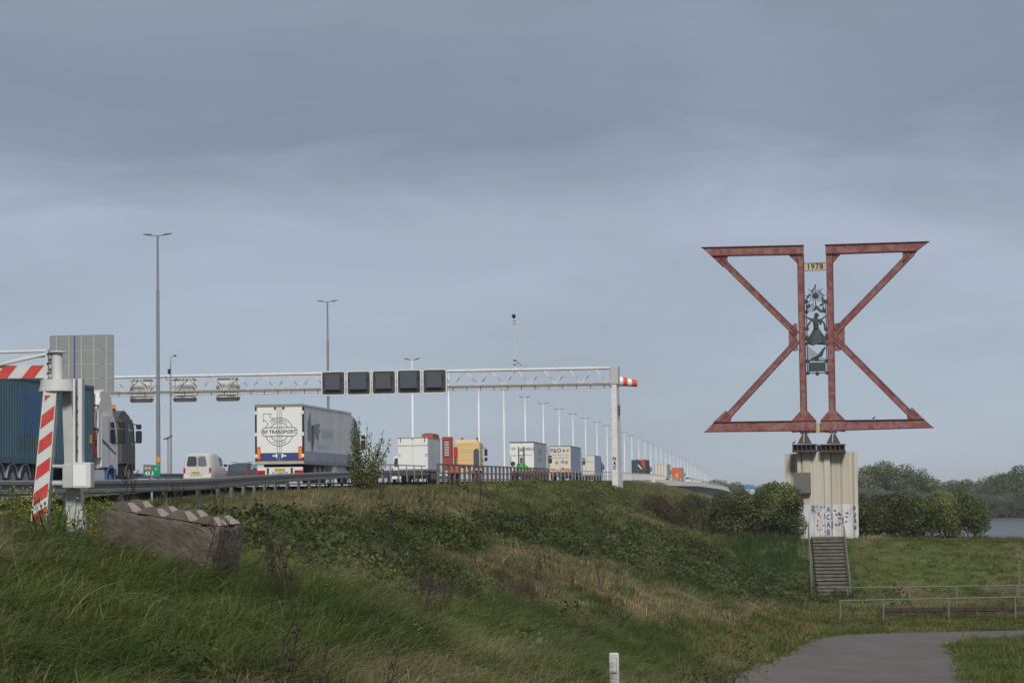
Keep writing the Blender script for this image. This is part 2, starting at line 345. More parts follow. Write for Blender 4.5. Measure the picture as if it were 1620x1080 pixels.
# ------------------------------------------------------------------ ground
def axis(segs):
    a = []
    for x0, x1, d in segs: a += list(np.arange(x0, x1, d))
    return np.array(a+[segs[-1][1]])
gx = axis([(-6000, -1000, 1000), (-1000, -200, 100), (-200, -60, 14), (-60, -24, 3), (-24, 46, .7), (46, 120, 4), (120, 1000, 60), (1000, 6000, 1000)])
gy = axis([(-300, 0, 30), (0, 16, 2), (16, 176, .8), (176, 330, 3), (330, 478, 8), (478, 492, 2), (492, 1000, 40), (1000, 9000, 1000)])
GX, GY = np.meshgrid(gx, gy); GZ = ground(GX, GY)
nx, ny = len(gx), len(gy)
vs = np.stack([GX, GY, GZ], -1).reshape(-1, 3)
ii = (np.arange(ny-1)[:, None]*nx+np.arange(nx-1)[None, :]).reshape(-1)
fs = np.stack([ii, ii+1, ii+nx+1, ii+nx], -1)
def fast_mesh(name, vs, fs, mats, smooth=False, mi=None):
    me = bpy.data.meshes.new(name); me.vertices.add(len(vs)); me.vertices.foreach_set('co', np.asarray(vs, np.float32).ravel())
    k = fs.shape[1]; me.loops.add(len(fs)*k); me.loops.foreach_set('vertex_index', fs.astype(np.int32).ravel())
    me.polygons.add(len(fs)); me.polygons.foreach_set('loop_start', np.arange(0, len(fs)*k, k, dtype=np.int32))
    for m in mats: me.materials.append(m)
    if mi is not None: me.polygons.foreach_set('material_index', np.asarray(mi, np.int32))
    if smooth: me.polygons.foreach_set('use_smooth', np.ones(len(fs), bool))
    me.update(calc_edges=True); me.validate(); return me
# what grows where, laid out in the photo's regions and kept as ground patches: columns cx, cy, rx, ry, angle, kind, weight
BL = [(530,858,130,32,8,'B',1.0),(480,900,70,34,0,'B',.9),(600,880,60,20,10,'T',.9),(650,925,120,22,8,'B',.85),(860,772,140,20,6,'L',1.0),(700,848,90,24,20,'B',.95),
      (820,838,110,24,24,'B',1.0),(965,862,130,28,20,'B',1.05),(1110,895,150,34,17,'B',1.2),(1230,930,100,26,8,'B',1.1),(1010,795,80,20,20,'L',.85),(1100,850,70,20,20,'L',.9),(1300,945,60,14,0,'B',1.0),
      (510,790,160,30,-4,'T',1.45),(430,802,60,20,0,'T',1.15),(640,808,70,22,0,'T',1.2),(700,797,110,14,18,'T',1.25),(815,828,110,12,24,'T',1.3),(560,825,90,12,5,'T',1.0),(750,775,90,8,6,'T',.9),(830,930,55,34,0,'D',1.05),(705,955,70,18,0,'D',.85),(420,930,60,22,0,'D',.8),(1020,825,60,10,22,'T',.9),(600,900,50,10,10,'D',.8),(985,845,45,12,20,'T',1.1),
      (900,905,120,24,22,'T',1.2),(780,895,60,14,20,'T',1.1),(1050,960,120,28,8,'T',1.2),(930,960,60,22,0,'T',.8),(1200,955,80,14,-8,'T',.9),(1000,930,70,16,15,'T',.95),(780,880,60,12,10,'T',.65),(1090,772,60,14,20,'T',1.1),
      (200,850,240,18,0,'T',.75),(60,845,110,20,0,'Y',.85),(170,866,90,12,0,'Y',.7),(300,880,180,18,6,'T',.55),(80,960,100,12,-25,'T',.5),(500,1060,120,14,-20,'T',.5),(860,1030,90,20,0,'T',.5),(730,990,80,14,-15,'T',.5),
      (290,980,330,95,6,'G',1.25),(100,1050,200,60,0,'G',1.25),(560,1015,170,55,0,'G',1.0),(770,985,130,50,0,'G',.95),(1000,1030,150,45,-10,'G',1.1),(1200,1000,140,25,-18,'S',1.3),
      (1215,885,80,45,0,'N',1.5),(1480,890,170,38,0,'S',1.4),(1450,985,250,12,0,'S',1.4),(1480,955,160,10,0,'T',.9),(1580,1050,90,50,0,'G',1.2),(720,930,50,12,0,'D',.6),(330,775,120,10,0,'S',.8),(620,768,240,12,0,'S',.9)]
KINDS = 'GTBLYSND'
def patch(X, Y, Z):
    px, py = proj(X, Y, Z)
    w = np.zeros((len(KINDS),)+px.shape); w[0] += .42; w[1] += .45
    for cx, cy, rx_, ry_, an, k, a in BL:
        c, s_ = math.cos(math.radians(an)), math.sin(math.radians(an))
        u = ((px-cx)*c+(py-cy)*s_)/rx_; v = (-(px-cx)*s_+(py-cy)*c)/ry_
        w[KINDS.index(k)] = np.maximum(w[KINDS.index(k)], a*np.exp(-(u*u+v*v)**1.3*.7))
    for i in range(len(KINDS)):
        w[i] += (-.12 if i in (4, 7) else -.3 if i == 6 else 0)+.20*np.sin(X*(.9+.13*i)+i*2+1.7*np.sin(Y*.33+i))*np.sin(Y*(.45+.07*i)+i) + .24*np.sin(X*(2.3+.37*i)+1.9*np.sin(Y*.8+i*1.3))*np.sin(Y*(1.05+.16*i)+1.2*np.sin(X*1.1+i*2.1))
    return w
W = patch(GX, GY, GZ); W = np.exp(W*7); W /= W.sum(0)
pal = np.array([(.030,.050,.014),(.13,.10,.055),(.018,.032,.010),(.03,.05,.015),(.07,.07,.03),(.055,.075,.022),(.03,.065,.015),(.045,.035,.022)])
GZ_ = 0
gc = np.einsum('kij,kc->ijc', W, pal)
tt = np.clip((GY-480)/8, 0, 1)[..., None]; gc = gc*1.5; gc = gc*(1-tt)+tt*np.array([.09, .08, .055])
me = fast_mesh('ground', vs, fs, [], True)
ca = me.color_attributes.new('tint', 'FLOAT_COLOR', 'POINT'); ca.data.foreach_set('color', np.concatenate([gc.reshape(-1, 3), np.ones((len(vs), 1))], 1).astype(np.float32).ravel())
gm = bpy.data.materials.new('soil_and_sward'); gm.use_nodes = True; t = gm.node_tree; b = t.nodes['Principled BSDF']
a_ = N(t, 'ShaderNodeVertexColor'); a_.layer_name = 'tint'; ge = N(t, 'ShaderNodeNewGeometry')
n_ = N(t, 'ShaderNodeTexNoise'); n_.inputs['Scale'].default_value = 1.1; n_.inputs['Detail'].default_value = 9; n_.inputs['Roughness'].default_value = .7; t.links.new(ge.outputs['Position'], n_.inputs[0])
r_ = N(t, 'ShaderNodeMapRange'); r_.inputs[1].default_value = .3; r_.inputs[2].default_value = .7; r_.inputs[3].default_value = .5; r_.inputs[4].default_value = 1.5; t.links.new(n_.outputs[0], r_.inputs[0])
v_ = N(t, 'ShaderNodeVectorMath', operation='SCALE'); t.links.new(a_.outputs[0], v_.inputs[0]); t.links.new(r_.outputs[0], v_.inputs['Scale']); t.links.new(v_.outputs[0], b.inputs['Base Color'])
b.inputs['Roughness'].default_value = 1; b.inputs['Specular IOR Level'].default_value = .1
k_ = N(t, 'ShaderNodeBump'); k_.inputs['Distance'].default_value = .15; k_.inputs['Strength'].default_value = .8; t.links.new(n_.outputs[0], k_.inputs['Height']); t.links.new(k_.outputs[0], b.inputs['Normal'])
me.materials.append(gm)
go = bpy.data.objects.new('ground', me); link(go); tag(go, 'rough grassy embankment and lower ground beside the highway', kind='structure')
# water
wm = bpy.data.materials.new('river_water'); wm.use_nodes = True; t = wm.node_tree; b = t.nodes['Principled BSDF']
b.inputs['Base Color'].default_value = (.085, .105, .118, 1); b.inputs['Roughness'].default_value = .28; b.inputs['IOR'].default_value = 1.33
ge = N(t, 'ShaderNodeNewGeometry'); q = N(t, 'ShaderNodeMapping'); q.inputs['Scale'].default_value = (.5, 1.4, 1); t.links.new(ge.outputs['Position'], q.inputs[0])
n_ = N(t, 'ShaderNodeTexNoise'); n_.inputs['Scale'].default_value = 1.0; n_.inputs['Detail'].default_value = 5; n_.inputs['Roughness'].default_value = .6; t.links.new(q.outputs[0], n_.inputs[0])
k_ = N(t, 'ShaderNodeBump'); k_.inputs['Distance'].default_value = .25; k_.inputs['Strength'].default_value = .7; t.links.new(n_.outputs[0], k_.inputs['Height']); t.links.new(k_.outputs[0], b.inputs['Normal'])
w_ = MB(); w_.add([(-1500, 150, -6.8), (1800, 150, -6.8), (1800, 492, -6.8), (-1500, 492, -6.8)], [(0, 1, 2, 3)], wm)
# river reach beyond the first bank, under the bridge
w_.add([(-3000, 700, -6.0), (200, 700, -6.0), (200, 1500, -6.0), (-3000, 1500, -6.0)], [(0, 1, 2, 3)], wm)
tag(w_.build('water'), 'grey blue rippled river water', kind='structure')
# ------------------------------------------------------------------ small road
Lr = [(14, 12), (11, 30), (7.6, 48), (5.7, 59), (6.0, 66), (7.15, 72.1), (9.0, 81.2), (10.85, 89.1), (12.1, 93.5), (13.7, 96.0), (16.5, 97.4), (20.9, 98.0), (30, 99), (60, 104)]
Rr_ = [(20, 12), (17, 30), (14.2, 48), (13.0, 62), (13.2, 71.2), (14.5, 80.2), (15.6, 87), (16.0, 89.4), (16.9, 91.2), (18.2, 92.6), (21.0, 93.6), (30, 94.4), (60, 99)]
def dens(pl, k=8):
    r_ = []
    for i in range(len(pl)-1):
        p0 = pl[max(i-1, 0)]; p1 = pl[i]; p2 = pl[i+1]; p3 = pl[min(i+2, len(pl)-1)]
        for j in range(k):
            u = j/k; r_.append(tuple(.5*((2*p1[c])+(-p0[c]+p2[c])*u+(2*p0[c]-5*p1[c]+4*p2[c]-p3[c])*u*u+(-p0[c]+3*p1[c]-3*p2[c]+p3[c])*u**3) for c in range(len(p1))))
    return r_+[pl[-1]]
La, Ra = dens(Lr), dens(Rr_)
def strip(La, Ra, m, name, lift, label, cols=9, jag=0):
    v, f = [], []; n = cols
    for i, (a, c) in enumerate(zip(La, Ra)):
        for j in range(n):
            u = j/(n-1); x = a[0]+(c[0]-a[0])*u; y = a[1]+(c[1]-a[1])*u
            if jag and j in (0, n-1): x += random.uniform(-jag, jag); y += random.uniform(-jag, jag)
            v.append((x, y, gz(x, y)+lift+.05*(1-(2*u-1)**2)))
    for i in range(len(La)-1):
        for j in range(n-1): f.append((i*n+j, i*n+j+1, (i+1)*n+j+1, (i+1)*n+j))
    o = MB().add(v, f, m, True).build(name); return tag(o, label, kind='structure')
pm = mat('pale_worn_asphalt', (.145, .128, .116), .95, dirt=.85, dcol=(.09, .08, .074), scale=.5, bump=.4, bscale=18, world_pos=True, detail=8)
M['gravel'] = mat('gravel_verge', (.17, .145, .12), 1, dirt=.6, dcol=(.06, .06, .03), scale=2.5, bump=.7, bscale=30, world_pos=True)
def widen(A, B, k): return [(a[0]+(a[0]-b[0])*k, a[1]+(a[1]-b[1])*k) for a, b in zip(A, B)]
strip(widen(La, Ra, .05), widen(Ra, La, .09), M['gravel'], 'road_verge', .03, 'pale gravel edge along the narrow road', jag=.12)
strip(La, Ra, pm, 'road', .055, 'narrow grey road curving right below the embankment', jag=.10)
# ------------------------------------------------------------------ highway and bridge
def ribbon(name, o0, o1, ys, m, dz=0, label=None, kind='structure'):
    v = []; f = []
    for y in ys: v += [(rx(o0, y), y, R(y)+dz), (rx(o1, y), y, R(y)+dz)]
    for i in range(len(ys)-1): f.append((2*i, 2*i+1, 2*i+3, 2*i+2))
    return tag(MB().add(v, f, m).build(name), label, kind=kind)
YS = list(range(-60, 400, 8))+list(range(400, 1600, 25))
ribbon('highway', -68, -21.2, YS, M['asphalt'], .02, 'grey asphalt highway with several lanes rising onto the bridge')
for i, o_ in enumerate((-23.6, -38.9)):
    ribbon('edge_line' if not i else 'edge_line', o_-.08, o_+.08, YS, M['signwhite'], .03, 'white painted edge line on the highway')
lm = MB()
for o_ in (-27.4, -31.2, -35.0):
    for y in range(0, 500, 12): lm.add([(rx(o_-.07, y), y, R(y)+.032), (rx(o_+.07, y), y, R(y)+.032), (rx(o_+.07, y), y+3, R(y+3)+.032), (rx(o_-.07, y), y+3, R(y+3)+.032)], [(0, 1, 2, 3)], M['signwhite'])
tag(lm.build('lane_dashes'), 'white dashed lane lines on the highway', kind='structure')
br = thing('highway_bridge', (0, 0, 0), 0, 'long concrete highway bridge humping away over the river to the right', 'bridge')
YB = list(range(392, 500, 9))+list(range(500, 1600, 25))
def bridge_strip(name, prof, m):
    """profile points (o, dz) swept along the bridge"""
    b_ = MB(); rings = [[(rx(o_, y), y, R(y)+dz) for o_, dz in prof] for y in YB]
    b_.loft(rings, m); return b_.build(name, br)
bridge_strip('edge_beam', [(-21.0, .05), (-21.0, .3), (-20.55, .3), (-20.2, -.75), (-20.6, -.8), (-21.0, -.5)], M['concrete'])
bridge_strip('deck_slab', [(-68, -.02), (-21.02, -.02), (-21.02, -.5), (-68, -.6)], M['concrete'])
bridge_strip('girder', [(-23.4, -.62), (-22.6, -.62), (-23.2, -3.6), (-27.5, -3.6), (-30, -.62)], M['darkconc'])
for y in (330, 430, 530, 630, 730, 830, 930, 1030, 1130):
    b_ = MB(); x = rx(-30, y); b_.bbox_bev(x-5, x+5, y-1.5, y+1.5, -9, R(y)-3.5, .5, M['concrete']); b_.build('pier', br)
# ------------------------------------------------------------------ guardrails and railings
WB = [(0, .155), (-.08, .125), (-.08, .06), (-.01, .03), (-.01, -.03), (-.08, -.06), (-.08, -.125), (0, -.155), (.012, -.155), (-.062, -.118), (-.062, -.065), (.004, -.03), (.004, .03), (-.062, .065), (-.062, .118), (.012, .155)]
def guardrail(name, path, label, post_every=4.0, drop=.75, side=-1):
    root = thing(name, path[0], 0, label, 'guardrail'); o0 = Vector(path[0])
    pts = [Vector(p)-o0 for p in path]; rings = []
    for i, p in enumerate(pts):
        d = (pts[min(i+1, len(pts)-1)]-pts[max(i-1, 0)]); d.z = 0; d.normalize(); nn = Vector((d.y, -d.x, 0))
        rings.append([p+nn*(-q[0])*1.0+Vector((0, 0, q[1]*1.12)) for q in WB])
    b_ = MB(); b_.loft(rings, M['rail'])
    b_.build('rail_beam', root)
    acc = 0; last = pts[0]
    me_ = MB().bb(-.03, .03, -.06, .06, -drop-.4, .05, M['rail']).bb(-.05, .05, .0, .06, -.14, .0, M['rail']).mesh('post')
    for i in range(1, len(pts)):
        seg = pts[i]-last
        L = seg.length; s0 = post_every-acc
        while s0 <= L:
            p = last+seg*(s0/L); ob = bpy.data.objects.new('post', me_); link(ob, root); d = seg.normalized()
            ob.location = p+Vector((-d.y, d.x, 0))*.05; ob.rotation_euler = (0, 0, math.atan2(seg.y, seg.x)); s0 += post_every
        acc = (L-(s0-post_every)); last = pts[i]
    return root
gp = []
for px, py, Y in [(-260, 771, 46), (-120, 771, 50), (0, 771.5, 54), (100, 770.5, 57.5), (200, 768.5, 62), (320, 765.5, 70), (380, 760.5, 80), (430, 757, 92), (480, 754, 103), (530, 751.5, 115), (600, 748.8, 130), (678, 746.8, 150)]:
    gp.append(tuple(P(px, py, Y)))
guardrail('guardrail', dens(gp, 3), 'near steel guardrail bending along the highway verge above the concrete block', 4.0)
gp = [(rx(-40.8, y), y, R(y)+.62) for y in list(range(40, 300, 8))]
guardrail('guardrail', gp, 'far steel guardrail along the median behind the white van', 4.0)
def railing(name, label, o_, ya, yb, step, h, m, pw, rails, cat='railing', lean=0, maxn=400, dense=0, dense_m=None):
    root = thing(name, (rx(o_, ya), ya, R(ya)), 0, label, cat); O = Vector((rx(o_, ya), ya, R(ya)))
    n = int((yb-ya)/step)
    pmesh = MB().bb(-pw/2, pw/2, -pw*.35, pw*.35, -.5, h, m).mesh('post')
    for i in range(n+1):
        y = ya+i*step; ob = bpy.data.objects.new('post', pmesh); link(ob, root); ob.location = Vector((rx(o_, y), y, R(y)))-O; ob.rotation_euler = (lean, 0, HEAD)
    for (z, w) in rails:
        b_ = MB(); ys = np.linspace(ya, yb, max(2, int((yb-ya)/10)))
        for a, c in zip(ys[:-1], ys[1:]): b_.beam(Vector((rx(o_, a)-.03, a, R(a)+z))-O, Vector((rx(o_, c)-.03, c, R(c)+z))-O, w*.8, w, m)
        b_.build('rail', root)
    if dense:
        b_ = MB(); y = ya
        while y < yb:
            b_.beam(Vector((rx(o_, y), y, R(y)+.1))-O, Vector((rx(o_, y), y, R(y)+h-.05))-O, .06, .06, dense_m or m); y += dense
        ob = b_.build('bar_infill', root); ob['kind'] = 'stuff'
    return root
railing('brown_railing', 'rusty brown post and rail railing in front of the cream lorry', -21.0, 147, 217, 2.5, 1.1, M['brownrail'], .17, [(1.08, .09), (.55, .08), (.12, .08)])
railing('slanted_railing', 'thin grey railing in front of the white box trailer', -21.6, 130, 146, 2.9, .98, M['galv'], .06, [(.97, .06), (.55, .04)], lean=.25)
railing('steel_railing', 'thin grey steel railing along the verge before the gantry post', -20.8, 219.5, 309, 4, 1.0, M['galv'], .07, [(1.0, .06), (.5, .04)])
railing('bridge_railing', 'pale barred railing at the start of the bridge', -20.8, 312, 432, 6, 1.05, mat('pale_railing', (.62, .58, .55), .7, dirt=.4), .14, [(1.05, .09), (.1, .06)], dense=1.3)
railing('bridge_railing', 'low pale railing along the far stretch of the bridge', -20.8, 436, 1190, 13, 1.0, mat('pale_railing', (.45, .42, .4)), .12, [(1.0, .08), (.8, .05)])
# ------------------------------------------------------------------ lamp posts
def lamp(name, h, r0, pole_m, head_m, arm, label, group, band=False):
    root = thing(name, (0, 0, 0), HEAD, label, 'lamp post', group)
    b_ = MB(); b_.tube([(0, 0, -.3), (0, 0, h*.32), (0, 0, h*.33), (0, 0, h*.78), (0, 0, h*.785), (0, 0, h)], [r0, r0*.92, r0*.8, r0*.72, r0*.55, r0*.45], pole_m, 10); b_.build('pole', root)
    if band: MB().tube([(0, 0, 1.6), (0, 0, 1.95)], r0*1.06, M['orange'], 10, False).build('reflective_band', root)
    for sgn in (-1, 1):
        b_ = MB(); L = arm/2
        b_.tube([(0, 0, h-.05), (sgn*L*.25, 0, h+.0), (sgn*L*.45, 0, h+.03)], .035, head_m, 6)
        rings = []
        for u, w, t_ in ((.38, .05, .04), (.5, .13, .07), (.75, .15, .06), (1.0, .05, .03)):
            z = h+.03+.14*u*u*(1 if head_m is M['signblack'] else .6); x = sgn*L*u
            rings.append([(x, -w, z), (x, 0, z+t_), (x, w, z), (x, 0, z-t_*.8)])
        b_.loft(rings, head_m); b_.build('lamp_head', root)
    return root
lw = M['lampwhite'] = mat('white_lamp_pole', (.88, .89, .9), .4, dirt=.15, dcol=(.5, .5, .5))
l1 = lamp('lamp_post', 17.2, .15, M['greypole'], M['greypole'], 2.05, 'tall grey lamp post with orange band standing right of the green kilometre sign', 'tall grey lamp posts in the median', True)
l1.location = (rx(-42.6, 164), 164, R(164))
copy_thing(l1, (rx(-42.6, 226), 226, R(226)), HEAD, 'tall grey lamp post rising behind the trailer with the round arrow logo', 'tall grey lamp posts in the median')
LB = ['white lamp post rising behind the plain white box trailer, hidden by the fourth black sign', 'white lamp post right above the brick red cabinet, its head behind the fifth black sign', 'white lamp post rising behind the cream lorry cab', 'white lamp post between the cream cab and the green forklift trailer, below the camera mast',
      'white lamp post behind the roof of the trailer with the forklift picture', 'white lamp post behind the right side of the forklift trailer', 'white lamp post behind the left part of the ferry trailer', 'white lamp post behind the right part of the ferry trailer']
w0 = lamp('white_lamp_post', 14.3, .18, lw, M['signblack'], 1.95, LB[0], 'white lamp posts in a row along the bridge')
w0.location = (rx(-42.6, 278), 278, R(278))
ORD = 'first second third fourth fifth sixth seventh eighth ninth tenth eleventh twelfth thirteenth fourteenth fifteenth sixteenth seventeenth eighteenth nineteenth twentieth twenty-first twenty-second twenty-third twenty-fourth twenty-fifth twenty-sixth twenty-seventh twenty-eighth'.split()
for n in range(1, 38):
    Y = 31*(8.95+n)
    lab = LB[n] if n < len(LB) else (ORD[n-8]+' white lamp post rightwards from the ferry trailer, before the gantry leg' if n < 11 else ORD[n-11]+' white lamp post rightwards from the gantry leg in the bridge row')
    copy_thing(w0, (rx(-42.6, Y), Y, R(Y)), HEAD, lab, 'white lamp posts in a row along the bridge')
# ------------------------------------------------------------------ vehicles (x right, y forward, z up, origin on the road under the rear)
def wheel_mesh(r, w):
    prof = [(r*.62, -w/2), (r*.93, -w/2), (r, -w*.38), (r, w*.38), (r*.93, w/2), (r*.62, w/2)]
    b_ = MB(); rings = []; n = 20
    for k in range(n):
        a = 2*math.pi*k/n; rings.append([(yy, q*math.cos(a), q*math.sin(a)) for q, yy in prof])
    rings.append(rings[0]); b_.loft(rings, M['rubber'], caps=False, smooth=False); t_ = b_.mesh('wheel')
    c = MB(); pr = [(r*.64, w*.48), (r*.58, w*.30), (r*.35, w*.20), (r*.30, w*.42), (r*.12, w*.46)]
    rr = []
    for q, xx in pr: rr.append([(xx, q*math.cos(2*math.pi*k/16), q*math.sin(2*math.pi*k/16)) for k in range(16)])
    c.loft(rr, M['rim'], True)
    for k in range(8):
        a = 2*math.pi*k/8; c.box((w*.3, r*.46*math.cos(a), r*.46*math.sin(a)), (.06, .05, .05), M['dark'])
    return t_, c.mesh('rim')
_wm = {}
def wheel(parent, x, y, r, w, name='wheel'):
    k = (r, w)
    if k not in _wm: _wm[k] = wheel_mesh(r, w)
    o = bpy.data.objects.new(name, _wm[k][0]); link(o, parent); o.location = (x, y, r)
    if x < 0: o.rotation_euler = (0, 0, math.pi)
    q = bpy.data.objects.new('rim', _wm[k][1]); link(q, o); return o
def trailer_base(root, L=13.6, w=2.55, axles=(2.2, 3.5, 4.8), zb=.95, rear=True, flapm=None):
    b_ = MB(); b_.bb(-.45, -.3, .3, L-.4, .75, zb+.08, M['dark']).bb(.3, .45, .3, L-.4, .75, zb+.08, M['dark'])
    for a in axles: b_.bb(-1, 1, a-.08, a+.08, .45, .62, M['dark'])
    b_.bb(-.8, .8, L*.62, L*.64, .3, zb, M['dark']); b_.build('chassis', root)
    for a in axles:
        for s_ in (-1, 1): wheel(root, s_*(w/2-.2), a, .5, .38)
def cab(root, y0, body, roofm=None, w=2.48, h=3.75, mirrors=True, fender=None, window=True, deflect=True, wins=M['glass']):
    """cab-over tractor from y0 (rear of cab) to y0+2.3"""
    L = 2.3; hw = w/2
    side = [(y0, 1.0), (y0, 3.05), (y0+.25, h-.12) if deflect else (y0+.1, 3.1), (y0+.9, h) if deflect else (y0+.9, 3.15), (y0+1.75, h-.25) if deflect else (y0+1.75, 3.1), (y0+2.12, 2.75), (y0+L, 1.75), (y0+L, .55), (y0+2.1, .42), (y0+1.9, .9), (y0+.75, 1.0)]
    b_ = MB(); b_.xprism(side, -hw+.12, hw-.12, body)
    # side skins, slightly narrower at the top
    inner = [(y0+.06, 1.05), (y0+.05, 2.95), (y0+.9, 3.0), (y0+1.7, 2.98), (y0+2.04, 2.65), (y0+2.22, 1.75), (y0+2.22, .75), (y0+1.95, 1.0), (y0+.7, 1.05)]
    for s_ in (-1, 1): b_.xprism(inner, s_*(hw-.121), s_*hw, body)
    b_.bb(-hw-.005, hw+.005, y0+1.02, y0+1.035, 1.2, 2.9, M['dark'])
    b_.build('cab_body', root)
    # windows
    if window:
        for s_ in (-1, 1):
            q = MB(); q.xprism([(y0+1.15, 2.0), (y0+1.12, 2.75), (y0+1.72, 2.75), (y0+1.98, 2.05), (y0+1.8, 1.85)], s_*(hw-.05), s_*(hw+.006), wins); q.build('side_window', root)
    q = MB(); q.add([(-hw+.16, y0+2.135, 2.72), (hw-.16, y0+2.135, 2.72), (hw-.16, y0+L+.02, 1.8), (-hw+.16, y0+L+.02, 1.8)], [(0, 1, 2, 3), (3, 2, 1, 0)], wins); q.build('windscreen', root)
    if mirrors:
        for s_ in (-1, 1):
            q = MB(); q.bbox_bev(s_*(hw+.16)-.13, s_*(hw+.16)+.13, y0+2.14, y0+2.30, 1.95, 2.5, .04, M['black']); q.bbox_bev(s_*(hw+.16)-.12, s_*(hw+.16)+.12, y0+2.16, y0+2.28, 2.56, 2.78, .04, M['black'])
            q.beam((s_*(hw-.05), y0+2.0, 2.8), (s_*(hw+.16), y0+2.2, 2.72), .04, .04, M['black']); q.beam((s_*(hw-.05), y0+2.0, 1.95), (s_*(hw+.16), y0+2.2, 2.0), .04, .04, M['black'])
            q.build('mirror', root)
    # wheel arch, steps, chassis, wheels
    for s_ in (-1, 1):
        q = MB(); pts = [(y0+1.28+.66*math.cos(math.radians(a)), .5+.66*math.sin(math.radians(a))) for a in range(0, 181, 20)]; pin = [(y0+1.28+.56*math.cos(math.radians(a)), .5+.56*math.sin(math.radians(a))) for a in range(180, -1, -20)]
        q.xprism(pts+pin, s_*(hw-.28), s_*(hw+.012), fender or body); q.build('fender', root)
        wheel(root, s_*(hw-.2), y0+1.28, .5, .34); wheel(root, s_*(hw-.25), y0-2.3, .5, .5)
        MB().bb(s_*(hw-.5), s_*(hw-.02), y0-1.4, y0+.5, .38, .95, body if fender else M['dark']).build('side_tank', root)
    q = MB(); q.bb(-.45, .45, y0-2.9, y0+2.0, .6, .9, M['dark']); q.bb(-.9, .9, y0-.3, y0-.02, .9, 1.6, M['dark']); q.build('tractor_chassis', root)
def rect_frame(b_, x0, x1, z0, z1, t_, y0, y1, m):
    b_.bb(x0, x1, y0, y1, z1-t_, z1, m).bb(x0, x1, y0, y1, z0, z0+t_, m).bb(x0, x0+t_, y0, y1, z0+t_, z1-t_, m).bb(x1-t_, x1, y0, y1, z0+t_, z1-t_, m)
HW = 1.275
def T(name, o_, Y, label, cat, group=None): return thing(name, (rx(o_, Y), Y, R(Y)+.02), HEAD, label, cat, group)
# 1 trailer with the round arrow logo ---------------------------------------------------------------
rf = T('articulated_lorry', -25.5, 122, 'white and grey trailer lorry with RF TRANSPORT in a round arrow logo on its doors', 'lorry')
trailer_base(rf, axles=(3.0, 4.3, 5.6))
MB().bb(-HW+.02, HW-.02, .08, 13.6, .97, 4.0, M['greyside']).build('trailer_body', rf)
b_ = MB(); b_.bb(HW-.02, HW+.006, .12, 13.58, 1.12, 1.62, M['greystripe']).bb(HW-.02, HW+.012, .12, 13.6, .95, 1.11, M['frame']).bb(HW-.02, HW+.014, .05, 13.6, 3.93, 4.01, M['greyside']).build('side_stripe', rf)
b_ = MB(); rect_frame(b_, -HW, HW, .95, 4.02, .09, 0, .09, M['dark']); b_.bb(-HW, HW, -.03, .0, 3.9, 4.0, M['frame']); b_.build('rear_frame', rf)
for s_ in (-1, 1):
    d = MB(); xa, xb = (.012, HW-.1) if s_ > 0 else (-HW+.1, -.012); d.bbox_bev(xa, xb, -.01, .07, 1.17, 3.88, .01, M['cleanwhite']); d = d.build('rear_door', rf)
    MB().bb(xa, xb, -.016, -.0115, 1.17, 1.55, M['navyblue']).build('blue_band', d)
    for x_ in (.09, .15) if 0 else (.10,):
        MB().tube([(s_*x_, -.045, 1.12), (s_*x_, -.045, 3.95)], .017, M['galv'], 6).build('lock_rod', d)
    MB().bb(s_*.12, s_*.36, -.05, -.02, 1.36, 1.44, M['white']).bb(s_*.10, s_*.2, -.06, -.02, 1.3, 1.5, M['white']).build('door_handle', d)
    for z in (1.4, 2.5, 3.6): MB().bb(s_*(HW-.16), s_*(HW-.0), -.03, -.012, z-.09, z+.09, M['white']).build('hinge', d)
    mk = MB().bb(s_*1.08-.1, s_*1.08+.1, -.028, -.02, 1.22, 1.86, M['signred']).build('marker_board', rf); MB().bb(s_*1.08-.065, s_*1.08+.065, -.034, -.029, 1.26, 1.82, M['orange']).build('reflective_panel', mk)
    MB().bb(s_*.22-.05, s_*.22+.05, -.06, -.02, 3.78, 3.9, M['black']).build('camera_housing', rf)
MB().bb(-HW, HW, -.05, .05, .98, 1.12, M['beige']).build('bumper_bar', rf)
# printed logo
cx, cz = 0, 2.62; lg = MB(); Wd = .026
zb_, zt_ = cz-.21, cz+.21
def ringseg(r, lo, hi):
    return arc(cx, cz, r, lo, hi)
for r in (.72, .48):
    a = math.degrees(math.asin(.22/r)); lg.stroke(ringseg(r, a, 132 if r > .6 else 180-a), Wd, M['navy'], -.017, .004); lg.stroke(ringseg(r, -a, -180+a), Wd, M['navy'], -.017, .004)
lg.stroke([(-.71, .27+cz-.03), (-.58, cz+.42), (-.78, cz+.62), (-.84, cz+.52), (-.84, cz+.92), (-.40, cz+.92), (-.52, cz+.78), (-.40, cz+.70), (-.28, cz+.67)], Wd, M['navy'], -.017, .004)
st = arc(-.70, cz, .22, 90, 270, 12)+arc(.70, cz, .22, -90, 90, 12); lg.stroke(st, .03, M['navy'], -.017, .004, closed=True)
lg.build('round_arrow_logo', rf)
text(rf, 'RF TRANSPORT', 0, -.018, cz-.01, .25, M['navy'], bold=.02, sx=1.0)
def arctext(parent, s_, r, a0, a1, size, m, y, flip=False):
    for i, ch in enumerate(s_):
        if ch == ' ': continue
        a = math.radians(a0+(a1-a0)*(i/(len(s_)-1))); t_ = a-math.pi/2 if not flip else a+math.pi/2
        text(parent, ch, cx+r*math.cos(a), y, cz+r*math.sin(a), size, m, tilt=t_)
arctext(rf, 'MIDDELHARNIS', .6, 128, 52, .13, M['navy'], -.018)
arctext(rf, 'HOLLAND', .6, -120, -60, .13, M['navy'], -.018, True)
